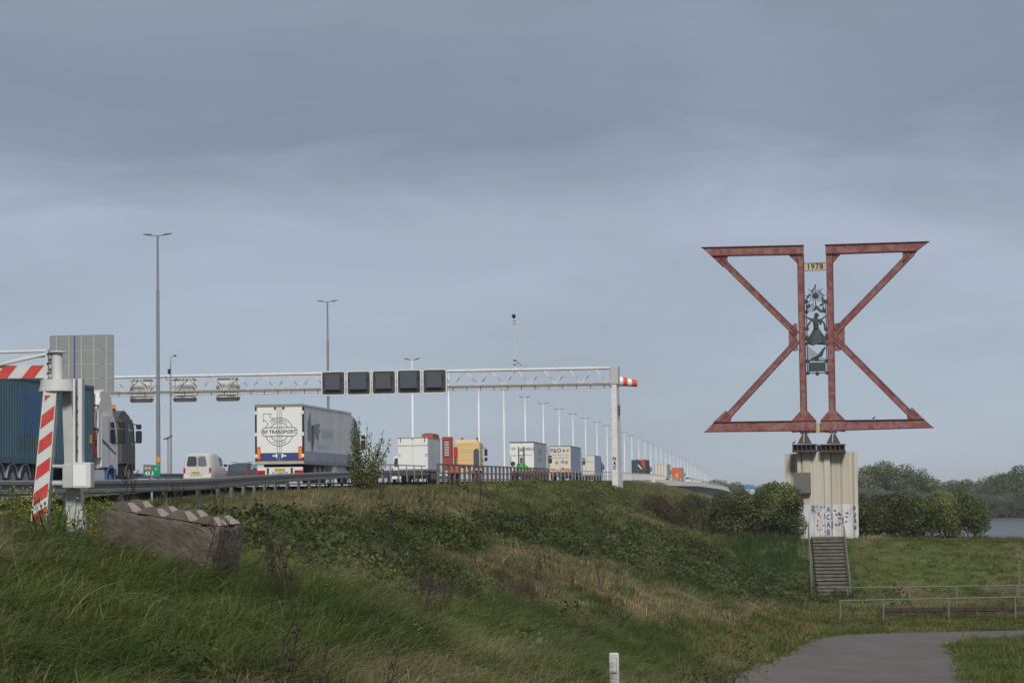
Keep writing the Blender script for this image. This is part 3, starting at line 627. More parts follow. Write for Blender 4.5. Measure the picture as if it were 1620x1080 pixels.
# side print
b_ = MB(); b_.add([(HW+.012, 1.1, 2.2), (HW+.012, 1.75, 2.2), (HW+.012, 1.75, 3.7), (HW+.012, 1.1, 3.1)], [(0, 1, 2, 3)], M['slateprint']); b_.add([(HW+.012, 2.0, 3.0), (HW+.012, 2.75, 3.0), (HW+.012, 2.6, 2.2), (HW+.012, 2.0, 1.5)], [(3, 2, 1, 0), (0, 1, 2, 3)], M['slateprint']); b_.build('side_logo', rf)
text(rf, 'RF', HW+.014, 2.95, 2.65, 1.15, M['slateprint'], 'right', 'LEFT', bold=.02)
text(rf, 'TRANSPORT', HW+.014, 4.6, 2.62, .62, M['paleprint'], 'right', 'LEFT')
text(rf, 'TRANSPORT HOLLAND', HW+.014, 3.4, 1.92, .33, M['paleprint'], 'right', 'LEFT')
b_ = MB(); b_.bbox_bev(-1.18, 1.18, .05, .22, .42, .82, .02, M['white']); lb = b_.build('rear_bumper', rf)
for s_ in (-1, 1):
    b_ = MB(); b_.bbox_bev(s_*.98-.22, s_*.98+.22, .0, .05, .46, .66, .02, M['redlens']); b_.build('tail_light', lb)
    MB().bb(s_*.62-.05, s_*.62+.05, .02, .05, .48, .78, M['dark']).build('bumper_bracket', lb)
MB().bb(-.24, .24, .03, .048, .62, .76, M['yellowplate']).build('number_plate', lb)
text(lb, 'OH-04-VZ', 0, .026, .69, .12, M['black'])
text(rf, 'SCHMITZ', 0, .03, .5, .2, M['navy'])
for s_ in (-1, 1): MB().bb(s_*.98-.25, s_*.98+.25, 1.9, 1.95, .2, 1.0, M['dark']).build('mud_flap', rf)
MB().bb(.7, 1.24, 8.0, 9.3, .45, .92, M['greyside']).build('side_locker', rf); MB().bb(1.2, 1.24, 9.4, 12, .4, .9, M['greystripe']).build('side_guard', rf)
cab(rf, 14.5, M['navyblue'])
MB().xprism([(13.75, 3.9), (14.6, 3.75), (14.6, 1.2), (13.75, 1.2)], HW-.12, HW-.05, M['greyside']).build('side_deflector', rf)
# 2 container lorry ----------------------------------------------------------------------------------
ct = T('container_lorry', -26.4, 75.6, 'teal shipping container on a lorry with white and blue cab, behind the striped barrier post', 'lorry')
CL = 12.25
b_ = MB(); n = 44; rb = []
y = .18; step = (CL-.36)/n; prof = []
for i in range(n):
    y = .18+i*step; prof += [(HW-.05, y), (HW-.05, y+step*.3), (HW-.012, y+step*.45), (HW-.012, y+step*.85)]
prof.append((HW-.05, CL-.18))
for i in range(len(prof)-1):
    (a, ya), (c, yc) = prof[i], prof[i+1]
    col = M['teal']; b_.add([(a, ya, 1.28), (c, yc, 1.28), (c, yc, 3.88), (a, ya, 3.88)], [(0, 1, 2, 3)], col)
b_.bb(-HW+.06, HW-.06, .05, CL-.05, 1.25, 3.92, M['teal']); b_.build('container_wall', ct)
b_ = MB()
for ya, yb, za, zb2, mm in ((3.9, 6.6, 2.0, 3.55, M['tealpatch']), (3.3, 5.3, 1.5, 2.1, M['brownpatch']), (11.15, 11.5, 2.6, 3.5, M['tealpatch'])):
    for i in range(n):
        y = .18+i*step
        if ya <= y <= yb: b_.add([(HW-.008, y+step*.45, za), (HW-.008, y+step*.85, za), (HW-.008, y+step*.85, zb2), (HW-.008, y+step*.45, zb2)], [(0, 1, 2, 3)], mm); b_.add([(HW-.046, y, za), (HW-.046, y+step*.3, za), (HW-.046, y+step*.3, zb2), (HW-.046, y, zb2)], [(0, 1, 2, 3)], mm)
b_.build('painted_patch', ct)
b_ = MB(); b_.bb(HW-.1, HW, 0, CL, 3.88, 4.0, M['teal']).bb(HW-.1, HW, 0, CL, 1.1, 1.28, M['teal']).bb(-HW, -HW+.1, 0, CL, 3.88, 4.0, M['teal']).bb(-HW+.1, HW-.1, 0, CL, 3.94, 3.98, M['teal']).build('side_rail', ct)
for yy in (.0, CL-.16):
    for s_ in (-1, 1): MB().bb(s_*(HW-.16), s_*(HW+.004), yy, yy+.16, 1.1, 4.004, M['rust']).build('corner_post', ct)
MB().bb(HW+.001, HW+.006, 11.7, 11.95, 1.9, 2.2, M['yellowprint']).build('warning_label', ct)
trailer_base(ct, 12.6, axles=(1.6, 2.95, 4.3), zb=1.05)
for s_ in (-1, 1):
    MB().bb(s_*.8, s_*1.24, 5.2, 5.25, .3, 1.0, M['dark']).build('mud_flap', ct)
for a in (1.6, 2.95, 4.3):
    q = MB(); pts = [(a+.60*math.cos(math.radians(t_)), .5+.60*math.sin(math.radians(t_))) for t_ in range(10, 171, 20)]; pin = [(a+.56*math.cos(math.radians(t_)), .5+.56*math.sin(math.radians(t_))) for t_ in range(170, 9, -20)]
    q.xprism(pts+pin, HW-.4, HW-.02, M['greystripe']); q.build('mudguard', ct)
cab(ct, 13.3, M['white'], fender=M['bluetrim'], h=3.95)
b_ = MB(); b_.xprism([(12.95, 1.4), (13.3, 1.4), (13.3, 3.6), (12.95, 3.3)], HW-.09, HW-.04, M['white']); b_.build('side_deflector', ct)
MB().add([(1.25, 13.45, 2.1), (1.25, 15.2, 1.6), (1.25, 15.35, 1.5), (1.25, 13.45, 1.98)], [(3, 2, 1, 0), (0, 1, 2, 3)], M['bluetrim']).build('blue_stripe', ct)
q = MB(); q.bbox_bev(.95, 1.22, 12.5, 12.85, 1.5, 2.3, .05, M['red']); q = q.build('extinguisher_box', ct); MB().bb(1.221, 1.226, 12.58, 12.76, 1.8, 2.05, M['dark']).build('latch', q)
MB().bb(.5, 1.15, 12.4, 12.48, 1.1, 3.4, M['galv']).tube([(.9, 12.55, 2.9), (1.2, 12.6, 3.1), (1.1, 12.9, 3.0)], .03, M['black'], 6).bb(.8, 1.25, 12.45, 12.95, 2.42, 2.47, M['dark']).bb(.8, 1.25, 12.45, 12.95, 3.3, 3.34, M['dark']).build('hose_rack', ct)
b_ = MB(); b_.bb(-1.1, 1.2, 12.45, 12.7, 2.5, 3.75, M['white']); b_.build('cooling_unit', ct)
# grey tractor beside it
gt = T('tractor_unit', -29.6, 99.0, 'dark grey brown lorry cab with amber beacon, partly behind the white and blue cab', 'lorry')
cab(gt, 4.2, M['greycab'], h=3.35, wins=M['paleglass'])
MB().tube([(.7, 4.9, 3.35), (.7, 4.9, 3.43)], .09, M['black'], 10).tube([(.7, 4.9, 3.42), (.7, 4.9, 3.62)], [.085, .07], M['amber'], 10).build('beacon', gt)
# 3 white van ----------------------------------------------------------------------------------------
def sec(y, wb, wt, z0, zm, z1, rb=.08):
    h = wb/2; k = wt/2
    R_ = [(h-.05, z0), (h, z0+.12), (h, zm-.1), (h-.02, zm), (k+.03, z1-.14), (k-.03, z1-.05), (k-.16, z1)]
    ring = [(x, y, z) for x, z in R_]+[(-x, y, z) for x, z in reversed(R_)]
    return ring
def small_van(name, loc, label, body, zs=1.0, group=None, plate=True):
    v = thing(name, loc, HEAD, label, 'van', group); z = lambda a: a*zs
    b_ = MB(); b_.loft([sec(0, 1.60, 1.26, .32, z(1.0), z(1.74)), sec(.06, 1.68, 1.34, .26, z(1.0), z(1.80)), sec(1.0, 1.70, 1.38, .24, z(1.02), z(1.83)), sec(2.2, 1.70, 1.34, .24, z(1.02), z(1.82)), sec(2.75, 1.70, 1.24, .24, z(1.02), z(1.70)), sec(3.35, 1.68, 1.1, .24, z(1.0), z(1.16)), sec(3.9, 1.62, 1.2, .26, z(.84), z(.98)), sec(4.15, 1.4, 1.1, .3, z(.6), z(.78))], body, True, True)
    b_.build('body', v)
    for x0, x1 in ((-.62, -.03), (.06, .56)):
        w_ = MB(); w_.prism([(x0+.05, z(1.08)), (x1-.05, z(1.08)), (x1, z(1.15)), (x1-(.07 if x1 > .3 else 0), z(1.56)), (x1-.1, z(1.64)), (x0+.12, z(1.64)), (x0+(.08 if x0 < -.3 else 0), z(1.56)), (x0, z(1.15))], -.035, .04, M['paleglass'] if x0 > 0 else M['glass']); w_.build('rear_window', v)
    MB().bb(.008, .02, -.012, .03, .45, z(1.72), M['dark']).build('door_seam', v)
    for s_ in (-1, 1):
        MB().bbox_bev(s_*.755-.06, s_*.755+.06, -.03, .12, z(.68), z(.98), .02, M['redlens']).build('tail_light', v)
        MB().xprism([(2.25, z(1.08)), (2.2, z(1.62)), (2.75, z(1.5)), (3.1, z(1.1))], s_*.76, s_*.80, M['glass']).build('side_window', v)
        MB().bbox_bev(s_*.98-.1, s_*.98+.1, 2.85, 2.98, z(1.05), z(1.2), .03, M['black']).build('mirror', v)
        wheel(v, s_*.72, .75, .3, .2); wheel(v, s_*.72, 3.25, .3, .2)
    MB().bbox_bev(-.82, .82, -.09, .1, .28, .5, .04, body).build('rear_bumper', v)
    if plate:
        MB().bb(-.36, .16, -.03, -.002, .64, .76, M['yellowplate']).build('number_plate', v); text(v, '08-PB-GR', -.1, -.034, .70, .1, M['black'])
        MB().bb(-.45, .3, -.02, 0, .52, .54, M['dark']).build('trim_line', v)
    return v
M['vanwhite'] = mat('van_white_paint', (.62, .61, .57), .3, dirt=.3, dcol=(.45, .43, .38), scale=2)
pv = P(310, 770, 138)
small_van('delivery_van', (rx(-33.6, 138), 138, R(138)), 'old white delivery van with two rear windows and yellow number plate', M['vanwhite'])
small_van('delivery_van', (rx(-33.9, 214), 214, R(214)), 'white high roof van half hidden left of the plain white box trailer', M['white'], 1.32, plate=False)
# dark estate car
cr = thing('estate_car', (rx(-37.4, 165), 165, R(165)), HEAD, 'dark blue grey estate car ahead of the white van', 'car')
M['carblue'] = mat('dark_blue_grey_paint', (.05, .065, .08), .25, dirt=.2)
b_ = MB(); b_.loft([sec(0, 1.62, 1.3, .35, .85, .95), sec(.08, 1.72, 1.3, .28, .9, 1.1), sec(.45, 1.74, 1.16, .25, .92, 1.43), sec(1.8, 1.76, 1.2, .25, .95, 1.5), sec(2.5, 1.76, 1.2, .25, .95, 1.46), sec(3.3, 1.74, 1.3, .25, .9, .99), sec(4.3, 1.66, 1.3, .28, .7, .82)], M['carblue'], True, True); b_.build('body', cr)
b_ = MB(); b_.add([(-.62, .13, 1.08), (.62, .13, 1.08), (.53, .42, 1.38), (-.53, .42, 1.38)], [(0, 1, 2, 3)], M['paleglass']); b_.build('rear_window', cr)
for s_ in (-1, 1):
    MB().xprism([(.5, 1.0), (.7, 1.38), (2.5, 1.38), (3.0, 1.0)], s_*.70, s_*.80, M['glass']).build('side_window', cr); MB().bbox_bev(s_*.72-.1, s_*.72+.1, -.02, .1, .72, .92, .02, M['redlens']).build('tail_light', cr)
    MB().beam((s_*.6, .5, 1.52), (s_*.6, 2.3, 1.56), .04, .04, M['galv']).build('roof_rail', cr); wheel(cr, s_*.74, .8, .32, .2); wheel(cr, s_*.74, 3.4, .32, .2)
    MB().bbox_bev(s_*.98-.1, s_*.98+.1, 2.6, 2.72, 1.0, 1.14, .03, M['black']).build('mirror', cr)
# 5 plain white box trailer ----------------------------------------------------------------------------
def box_lorry(name, o_, Y, label, rearm, sidem, h=4.0, L=13.6, zb=1.0, w=2.55, cabm=None, topm=None, nocab=False):
    r = T(name, o_, Y, label, 'lorry'); hw = w/2
    trailer_base(r, L, w); MB().bb(-hw+.02, hw-.02, .06, L, zb, h, sidem).build('trailer_body', r)
    b_ = MB(); b_.bb(-hw, hw, .02, L+.02, h-.07, h+.01, topm or M['frame']).bb(-hw+.0, hw, .02, L+.02, zb-.12, zb+.05, M['frame']); b_.build('trim_rail', r)
    for s_ in (-1, 1):
        xa, xb = (.01, hw-.03) if s_ > 0 else (-hw+.03, -.01); MB().bbox_bev(xa, xb, -.01, .055, zb+.06, h-.08, .01, rearm).build('rear_door', r)
        MB().bb(s_*.95-.2, s_*.95+.2, -.03, .02, .62, .8, M['redlens']).build('tail_light', r)
    MB().bb(-1.15, 1.15, .0, .1, .5, .62, M['dark']).build('bumper', r)
    if not nocab: cab(r, L+.9, cabm or M['white'])
    return r
wb = box_lorry('box_lorry', -30.2, 197, 'plain white box trailer with a hinged top flap and small red labels', M['cleanwhite'], M['greyside'], h=3.66, L=7.3, nocab=True)
MB().bb(-1.27, 1.27, -.03, -.0115, 2.98, 3.03, M['frame']).build('flap_seam', wb)
for s_ in (-1, 1):
    MB().bb(s_*1.0-.03, s_*1.0+.03, -.05, -.012, 3.3, 3.66, M['dark']).build('flap_hinge', wb); MB().bb(s_*1.12-.1, s_*1.12+.1, -.02, -.012, 2.1, 2.32, M['redprint']).bb(s_*1.12-.09, s_*1.12+.09, -.024, -.021, 2.16, 2.26, M['white']).build('red_label', wb)
MB().bb(-.12, .12, -.03, -.012, 3.5, 3.54, M['dark']).build('top_light', wb)
b_ = MB(); b_.loft([[(x, y, 3.67) for x, y in ((.3, 3.0), (1.25, 3.0), (1.25, 6.8), (.3, 6.8))], [(x, y, 3.98) for x, y in ((.32, 3.05), (1.24, 3.1), (1.24, 6.7), (.32, 6.75))], [(x, y, 4.08) for x, y in ((.5, 3.4), (1.1, 3.4), (1.1, 6.4), (.5, 6.4))]], M['redbrown']); b_.build('red_roof_cover', wb)
for k in range(7): MB().bb(1.27, 1.285, 1+k*.9, 1.06+k*.9, 1.1, 2.2+.3*(k % 3), M['greystripe']).build('side_rib', wb)
# 6 cream cab with brick red cabinet --------------------------------------------------------------------
cc = T('recovery_lorry', -28.2, 212, 'cream lorry cab seen from behind with a brick red equipment cabinet at its left', 'lorry')
b_ = MB(); b_.bbox_bev(-1.08, 1.25, 3.0, 4.6, 1.35, 3.55, .08, M['cream'])
b_.loft([[(-.95, 3.05, 3.5), (1.1, 3.05, 3.5), (1.1, 4.5, 3.5), (-.95, 4.5, 3.5)], [(-.85, 3.2, 3.75), (1.0, 3.2, 3.75), (1.0, 4.3, 3.7), (-.85, 4.3, 3.7)]], M['cream'])
for z in (3.3, 2.85, 2.62, 1.95, 1.6): b_.bb(-.75, .85, 2.975, 3.0, z, z+.035, M['cream'])
b_.build('cab_body', cc)
b_ = MB(); b_.prism([(.72, 1.5), (1.22, 1.5), (1.22, 2.75), (1.1, 2.95), (.85, 2.9), (.72, 2.7)], 2.94, 3.0, M['hood']); b_.build('side_window', cc)
b_ = MB(); b_.bbox_bev(-1.85, -1.0, 1.0, 2.0, 1.0, 4.0, .05, M['redbrown']); b_ = b_.build('equipment_cabinet', cc)
q = MB(); rect_frame(q, -1.7, -1.15, 2.2, 3.7, .06, .97, 1.0, M['dark']); q.build('grille_frame', b_)
for k in range(6): MB().bb(-1.64, -1.21, .98, .995, 2.3+k*.23, 2.44+k*.23, M['signback']).build('grille_slat', b_)
MB().bbox_bev(-.95, -.6, 1.9, 2.2, 2.1, 3.1, .08, M['red']).build('extinguisher_box', cc)
b_ = MB(); b_.bb(-1.1, 1.1, .2, 6, .75, 1.0, M['orangered']).bb(-.9, -.3, .1, .4, .75, 1.35, M['orangered']).bb(-.1, .5, .1, .2, .65, 1.2, M['cream']); b_.build('rear_frame', cc)
for k in range(4): MB().bb(-.95+k*.55, -.6+k*.55, 2.85, 2.96, 1.16, 1.34, M['dark']).build('vent', cc)
for x_ in (-.35, 1.0): MB().tube([(x_, 3.4, 3.7), (x_, 3.4, 3.95)], .09, M['redbrown'], 8).build('beacon', cc)
q = MB(); q.bb(1.2, 1.28, 3.1, 5.3, 1.1, 3.4, M['cream']).bb(1.282, 1.29, 3.9, 4.9, 2.1, 2.9, M['glass']); q.build('cab_side', cc)
for z in (2.3, 1.85): MB().bbox_bev(1.45, 1.72, 5.0, 5.15, z, z+(.62 if z > 2 else .32), .04, M['black']).build('mirror', cc)
MB().beam((1.25, 4.9, 3.1), (1.6, 5.07, 2.95), .05, .05, M['black']).beam((1.25, 4.9, 1.8), (1.6, 5.07, 1.85), .05, .05, M['black']).build('mirror_arm', cc)
for s_ in (-1, 1): wheel(cc, s_*1.0, 1.4, .5, .4); wheel(cc, s_*1.0, 4.6, .5, .34)
# 7 forklift trailer --------------------------------------------------------------------------------------
fk = box_lorry('curtain_lorry', -26.6, 247, 'white trailer with a green forklift picture and WHEELS lettering on its rear', M['cleanwhite'], mat('pale_blue_grey_curtain', (.50, .56, .62), .5, dirt=.3), topm=M['rust'])
text(fk, 'W', -.85, -.02, 3.28, .5, M['greenpaint'], bold=.03, tilt=.1); text(fk, 'WHEELS', .55, -.02, 3.25, .40, M['forkdark'], bold=.015); text(fk, 'HOLLAND', .7, -.02, 2.65, .18, M['forkdark'])
text(fk, 'WHEELS', 1.27, 6.5, 3.0, .8, M['slateprint'], 'right'); text(fk, 'HOLLAND', 1.27, 6.5, 2.2, .55, M['slateprint'], 'right')
p_ = MB(); f = lambda pts, m, w=.07: p_.stroke(pts, w, m, -.018, .004)
f([(-.32, 1.5), (-.32, 3.5)], M['forkdark'], .13); f([(.22, 1.5), (.22, 3.5)], M['forkdark'], .16); f([(-.32, 2.6), (.22, 2.6)], M['forkdark'], .1); f([(-.32, 3.1), (.22, 3.1)], M['forkdark'], .08); f([(-1.15, 1.6), (-1.15, 2.6), (-.5, 2.6)], M['forkdark'])
p_.prism([(-.2, 2.4), (.1, 2.4), (.1, 1.7), (-.2, 1.7)], -.018, -.014, M['hood']); p_.prism(arc(-.95, 1.75, .26, 0, 360, 16)[:-1], -.018, -.014, M['forkdark'])
p_.prism([(-.55, 1.75), (-.1, 1.85), (.5, 1.6), (.85, 1.2), (.85, 1.1), (-.6, 1.1)], -.022, -.019, M['greenpaint']); p_.build('forklift_picture', fk)
MB().bb(-1.27, 1.27, -.015, .03, 3.88, 4.02, M['rust']).build('roof_light_bar', fk)
# 8 ferry trailer -----------------------------------------------------------------------------------------
po = box_lorry('curtain_lorry', -25.3, 276, 'cream white trailer with P&O FERRYMASTERS lettering and orange panels on its rear', M['creamrear'], M['blueside'], cabm=M['white'])
text(po, 'P&O', -.5, -.02, 3.45, .66, M['navy'], bold=.012); text(po, 'FERRYMASTERS', 0, -.02, 2.93, .27, M['greyprint'], spacing=1.1); text(po, 'www.poferrymasters.com', 0, -.02, 2.62, .18, M['forkdark'])
p_ = MB(); T_ = lambda pts, m: p_.prism(pts, -.018, -.014, m)
T_([(.28, 3.7), (.62, 3.45), (.38, 3.25)], M['blueprint']); T_([(.62, 3.45), (.95, 3.25), (.38, 3.25)], M['yellowprint']); T_([(.66, 3.48), (1.0, 3.7), (1.0, 3.27)], M['redprint']); p_.build('flag_logo', po)
for cx_, cz_ in ((-.4, 2.05), (.3, 2.15), (.72, 2.08)): MB().prism([(cx_, cz_+.26), (cx_+.22, cz_+.05), (cx_, cz_-.24), (cx_-.24, cz_)], -.018, -.014, M['greyprint']).build('cube_picture', po)
for x0, x1, z0, z1, m in ((-1.15, -.62, 1.2, 1.4, M['redprint']), (.12, .5, 1.2, 1.52, M['redprint']), (.55, 1.1, 1.2, 1.4, M['redprint'])): MB().bb(x0, x1, -.018, -.012, z0, z1, m).build('orange_panel', po)
q = MB(); rect_frame(q, -1.275, 1.275, 1.0, 4.0, .05, -.02, .0, M['rust']); q.build('rear_frame', po)
# 9-11 farther lorries --------------------------------------------------------------------------------------
b3 = box_lorry('curtain_lorry', -30.0, 372, 'small distant white trailer with plain blue side just left of the gantry leg', M['creamrear'], M['blueside'], cabm=M['dark'])
for z in (2.9, 3.05): MB().bb(-1.0, 1.1, -.02, -.012, z, z+.05, M['greyprint']).build('lettering_line', b3)
dk = box_lorry('curtain_lorry', -25.6, 434, 'distant dark navy trailer with a red corner and white slash, right of the gantry leg', mat('dark_navy_rear', (.02, .03, .055), .5), M['dark'], cabm=M['dark'])
MB().prism([(.3, 3.9), (1.24, 3.9), (1.24, 2.4), (.9, 2.4)], -.02, -.013, M['red']).prism([(-.2, 3.1), (.1, 3.1), (.7, 2.3), (.55, 2.2)], -.026, -.021, M['white']).build('printed_slash', dk)
MB().bb(-.25, -.1, -.05, -.012, 1.1, 4.2, M['brownrail']).bb(1.1, 1.2, -.05, -.012, 1.1, 4.2, M['brownrail']).build('support_post', dk)
w2 = box_lorry('container_lorry', -25.9, 520, 'far white container trailer with four pale vertical door panels beside the red one', M['creamrear'], M['signback'], cabm=M['dark'], w=2.9)
for k in range(5): MB().bb(-1.35+k*.66, -1.27+k*.66, -.03, -.012, 1.1, 3.9, M['dark']).build('door_bar', w2)
rd = box_lorry('container_lorry', -26.2, 600, 'far bright red trailer with a yellow S on the bridge', M['orangered'], M['signback'], cabm=M['dark'])
text(rd, 'S', .1, -.03, 2.0, 1.3, M['yellowprint'], bold=.05)
small_van('delivery_van', (rx(-23.8, 610), 610, R(610)), 'tiny white van ahead of the far red trailer on the bridge', M['cleanwhite'], 1.1, plate=False)
# ------------------------------------------------------------------ big direction sign seen from behind
bs = thing('road_sign', (rx(-48, 168), 168, R(168)), math.radians(-4), 'large direction sign seen from its ribbed grey back, above the teal container', 'road sign')
pf = Plane((rx(-48, 168), 168, R(168)), math.radians(-4))
x0, z1 = pf.uv(80, 532); x1, _ = pf.uv(179, 530); z0 = 6.6
pn = 4; hh = (z1-z0)/pn
for k in range(pn):
    MB().bbox_bev(x0, x1, 0, .05, z0+k*hh+.012, z0+(k+1)*hh-.012, .01, mat('weathered_sign_aluminium', (.25, .265, .26), .55, dirt=.4, dcol=(.18, .19, .18), scale=2)).build('panel', bs)
MB().bb(x0-.04, x0, -.02, .06, z0, z1, M['greypole']).bb(x1, x1+.04, -.02, .06, z0, z1, M['greypole']).bb(x0, x1, -.02, .06, z1, z1+.05, M['greypole']).build('edge_frame', bs)
for k in range(5):
    x = x0+(x1-x0)*(.1+.2*k); MB().bb(x-.035, x+.035, -.12, -.01, z0, z1-.05, M['signback']).build('rib', bs)
for x in (x0+.8, x1-.8): MB().tube([(x, .15, -.4), (x, .15, z1-.3)], .14, M['galv'], 10).build('post', bs)
MB().bb(x0+1.7, x0+1.76, -.14, -.06, z0, z1, M['blueprint']).build('blue_cable', bs)
# ------------------------------------------------------------------ overhead gantry
gya = 180; L_ = P(972, 600, gya); go_ = Vector((L_.x, L_.y, 0)); gyaw = math.radians(-7.5)
gr = thing('sign_gantry', (go_.x, go_.y, 0), gyaw, 'white lattice truss gantry spanning the whole highway on a tapered leg', 'gantry')
pg = Plane(go_, gyaw); U = pg.uv
ztop = U(900, 583)[1]; zbot = U(900, 612.5)[1]; zb1 = U(900, 607.5)[1]; xl = U(120, 600)[0]; xr = U(966, 600)[0]
MB().tube([(xl, 0, ztop), (xr, 0, ztop)], .12, M['gantry'], 8).build('top_chord', gr); MB().tube([(xl, .9, ztop+.02), (xr, .9, ztop+.02)], .10, M['gantry'], 8).build('top_chord', gr)
MB().tube([(xl, 0, zb1), (xr, 0, zb1)], .07, M['gantrybrown'], 8).build('bottom_chord', gr); MB().tube([(xl, .9, zb1), (xr, .9, zb1)], .07, M['gantry'], 8).build('bottom_chord', gr)
MB().bb(xl, xr, .15, .75, zbot-.06, zbot+.1, M['gantry']).build('service_walkway', gr)
per = 1.98; n = int((xr-xl)/per)
for face, yy in ((0, 0), (1, .9)):
    me1 = MB().tube([(0, 0, zb1-ztop), (per/2-.06, 0, 0)], .042, M['gantry'], 6).mesh('diagonal'); me2 = MB().tube([(per/2+.06, 0, 0), (per, 0, zb1-ztop)], .042, M['gantry'], 6).mesh('diagonal')
    for i in range(n+1):
        for me_ in (me1, me2):
            x = xr-.3-(i+1)*per
            if x < xl: continue
            ob = bpy.data.objects.new('diagonal', me_); link(ob, gr); ob.location = (x, yy, ztop)
tk = MB().bb(-.02, .02, .1, .14, -.12, .2, M['dark']).mesh('bracket')
for i in range(int((xr-xl)/1.05)):
    ob = bpy.data.objects.new('bracket', tk); link(ob, gr); ob.location = (xr-.5-i*1.05, 0, zbot)
for i in range(n):
    MB().beam((xr-.3-i*per, 0, zb1), (xr-.3-(i+1)*per, .9, zb1), .05, .05, M['gantrybrown']).build('cross_brace', gr)
# leg
gzb = gz(go_.x, go_.y)-.6
xa0, za0 = U(967, 580.5); xa1, _ = U(977, 580.5)
yd = .55
leg = MB(); xb0 = U(968.5, 750)[0]; xb1 = U(978, 750)[0]
leg.loft([[(xb0, -.1, gzb), (xb1, -.1, gzb), (xb1+.28, yd+.5, gzb), (xb0+.1, yd+.5, gzb)], [(xa0, -.1, za0-.02), (xa1-.1, -.1, za0-.02), (xa1, yd+.3, za0), (xa0+.05, yd+.3, za0)]], M['gantry']); leg.build('leg', gr)
MB().bbox_bev(xa0-.12, xa1+.06, -.16, 1.05, ztop-1.25, ztop+.16, .04, M['signback']).build('leg_head', gr)
MB().bb(xa1+.02, xa1+.12, .1, .3, ztop-3.6, ztop-2.8, M['dark']).build('junction_box', gr)
for k in range(7): MB().bb(xa0-.12, xa0+.02, .1, .14, 1.5+k*.75, 1.54+k*.75, M['dark']).build('step_iron', gr)
for i, ch in enumerate('NAC'): x_, z_ = U(972.5, 725+i*7); text(gr, ch, x_, -.17+.01*0, z_, .34, M['black'], bold=.02)
# black matrix signs
SL = ['leftmost of the five black matrix signs on the gantry, its box high on the plate', 'second black matrix sign from the left on the gantry', 'middle one of the five black matrix signs on the gantry', 'fourth black matrix sign from the left, in front of a white lamp post', 'rightmost of the five black matrix signs on the gantry']
def rrect(x0, x1, z0, z1, r, n=4):
    p = []
    for cx_, cz_, a in ((x1-r, z1-r, 0), (x0+r, z1-r, 90), (x0+r, z0+r, 180), (x1-r, z0+r, 270)): p += arc(cx_, cz_, r, a, a+90, n)
    return p
ct_ = [(529, 606.5), (569.2, 606), (608.8, 605), (648.7, 604), (689, 603)]
for i, (cx_, cy_) in enumerate(ct_):
    x, z = U(cx_, cy_); loc = go_+pg.x*x+Vector((0, 0, z))-pg.n*.42
    s_ = thing('matrix_sign', loc, gyaw, SL[i], 'matrix sign', 'black matrix signs on the gantry'); h = .9
    MB().prism(rrect(-h-.05, h+.05, -h-.05, h+.05, .2), .02, .05, M['signblack']).build('outer_plate', s_)
    b_ = MB(); b_.stroke(rrect(-h, h, -h, h, .17)[:], .075, M['cleanwhite'], .018, .02, closed=True); b_.build('white_border', s_)
    k = .07*(-1)**i; hz = .04 if i in (0, 2, 4) else .1
    b_ = MB(); e = .60 if i in (0, 2, 4) else .66
    b_.loft([[(-e, .02, -e+hz), (e, .02, -e+hz), (e, .02, e+hz), (-e, .02, e+hz)], [(-e+.02, -.32, -e+hz+.08), (e-.02, -.32, -e+hz+.08), (e-.02, -.32, e+hz-.01), (-e+.02, -.32, e+hz-.01)]], M['hood']); b_.build('light_box', s_)
    MB().bb(-e-.1, e+.1, -.06, .0, -e+hz-.05, -e+hz, M['black']).bb(-e-.13, -e-.02, -.1, .0, e*.4, e*.4+.09, M['black']).bb(e+.02, e+.13, -.1, .0, e*.4, e*.4+.09, M['black']).build('bracket', s_)
    if i == 2: text(s_, '41', 0, .0, -.8, .12, M['paleprint'])
for i, cx_ in enumerate((217, 286, 354.5)):
    x, z = U(cx_, 617.5-i*1.2); loc = go_+pg.x*x+Vector((0, 0, z))+pg.n*1.2
    s_ = thing('lane_signal', loc, gyaw, ['leftmost grey sign back behind the gantry truss', 'middle one of three grey sign backs behind the gantry truss', 'grey sign back nearest the black signs, behind the gantry truss'][i], 'sign back', 'grey sign backs behind the gantry')
    MB().prism(rrect(-.95, .95, -.9, .9, .22), 0, .06, mat('pale_sign_back', (.62, .62, .60), .6, dirt=.3, dcol=(.45, .44, .42))).build('back_plate', s_); b_ = MB().bb(-.66, .66, -.10, -.0, -.4, .6, MATS['pale_sign_back']).build('service_box', s_)
    MB().bb(-.9, .9, -.04, -.002, -.66, -.6, M['galv']).bb(-.8, -.74, -.06, -.002, -.85, .85, M['galv']).bb(.74, .8, -.06, -.002, -.85, .85, M['galv']).build('frame_bar', s_)
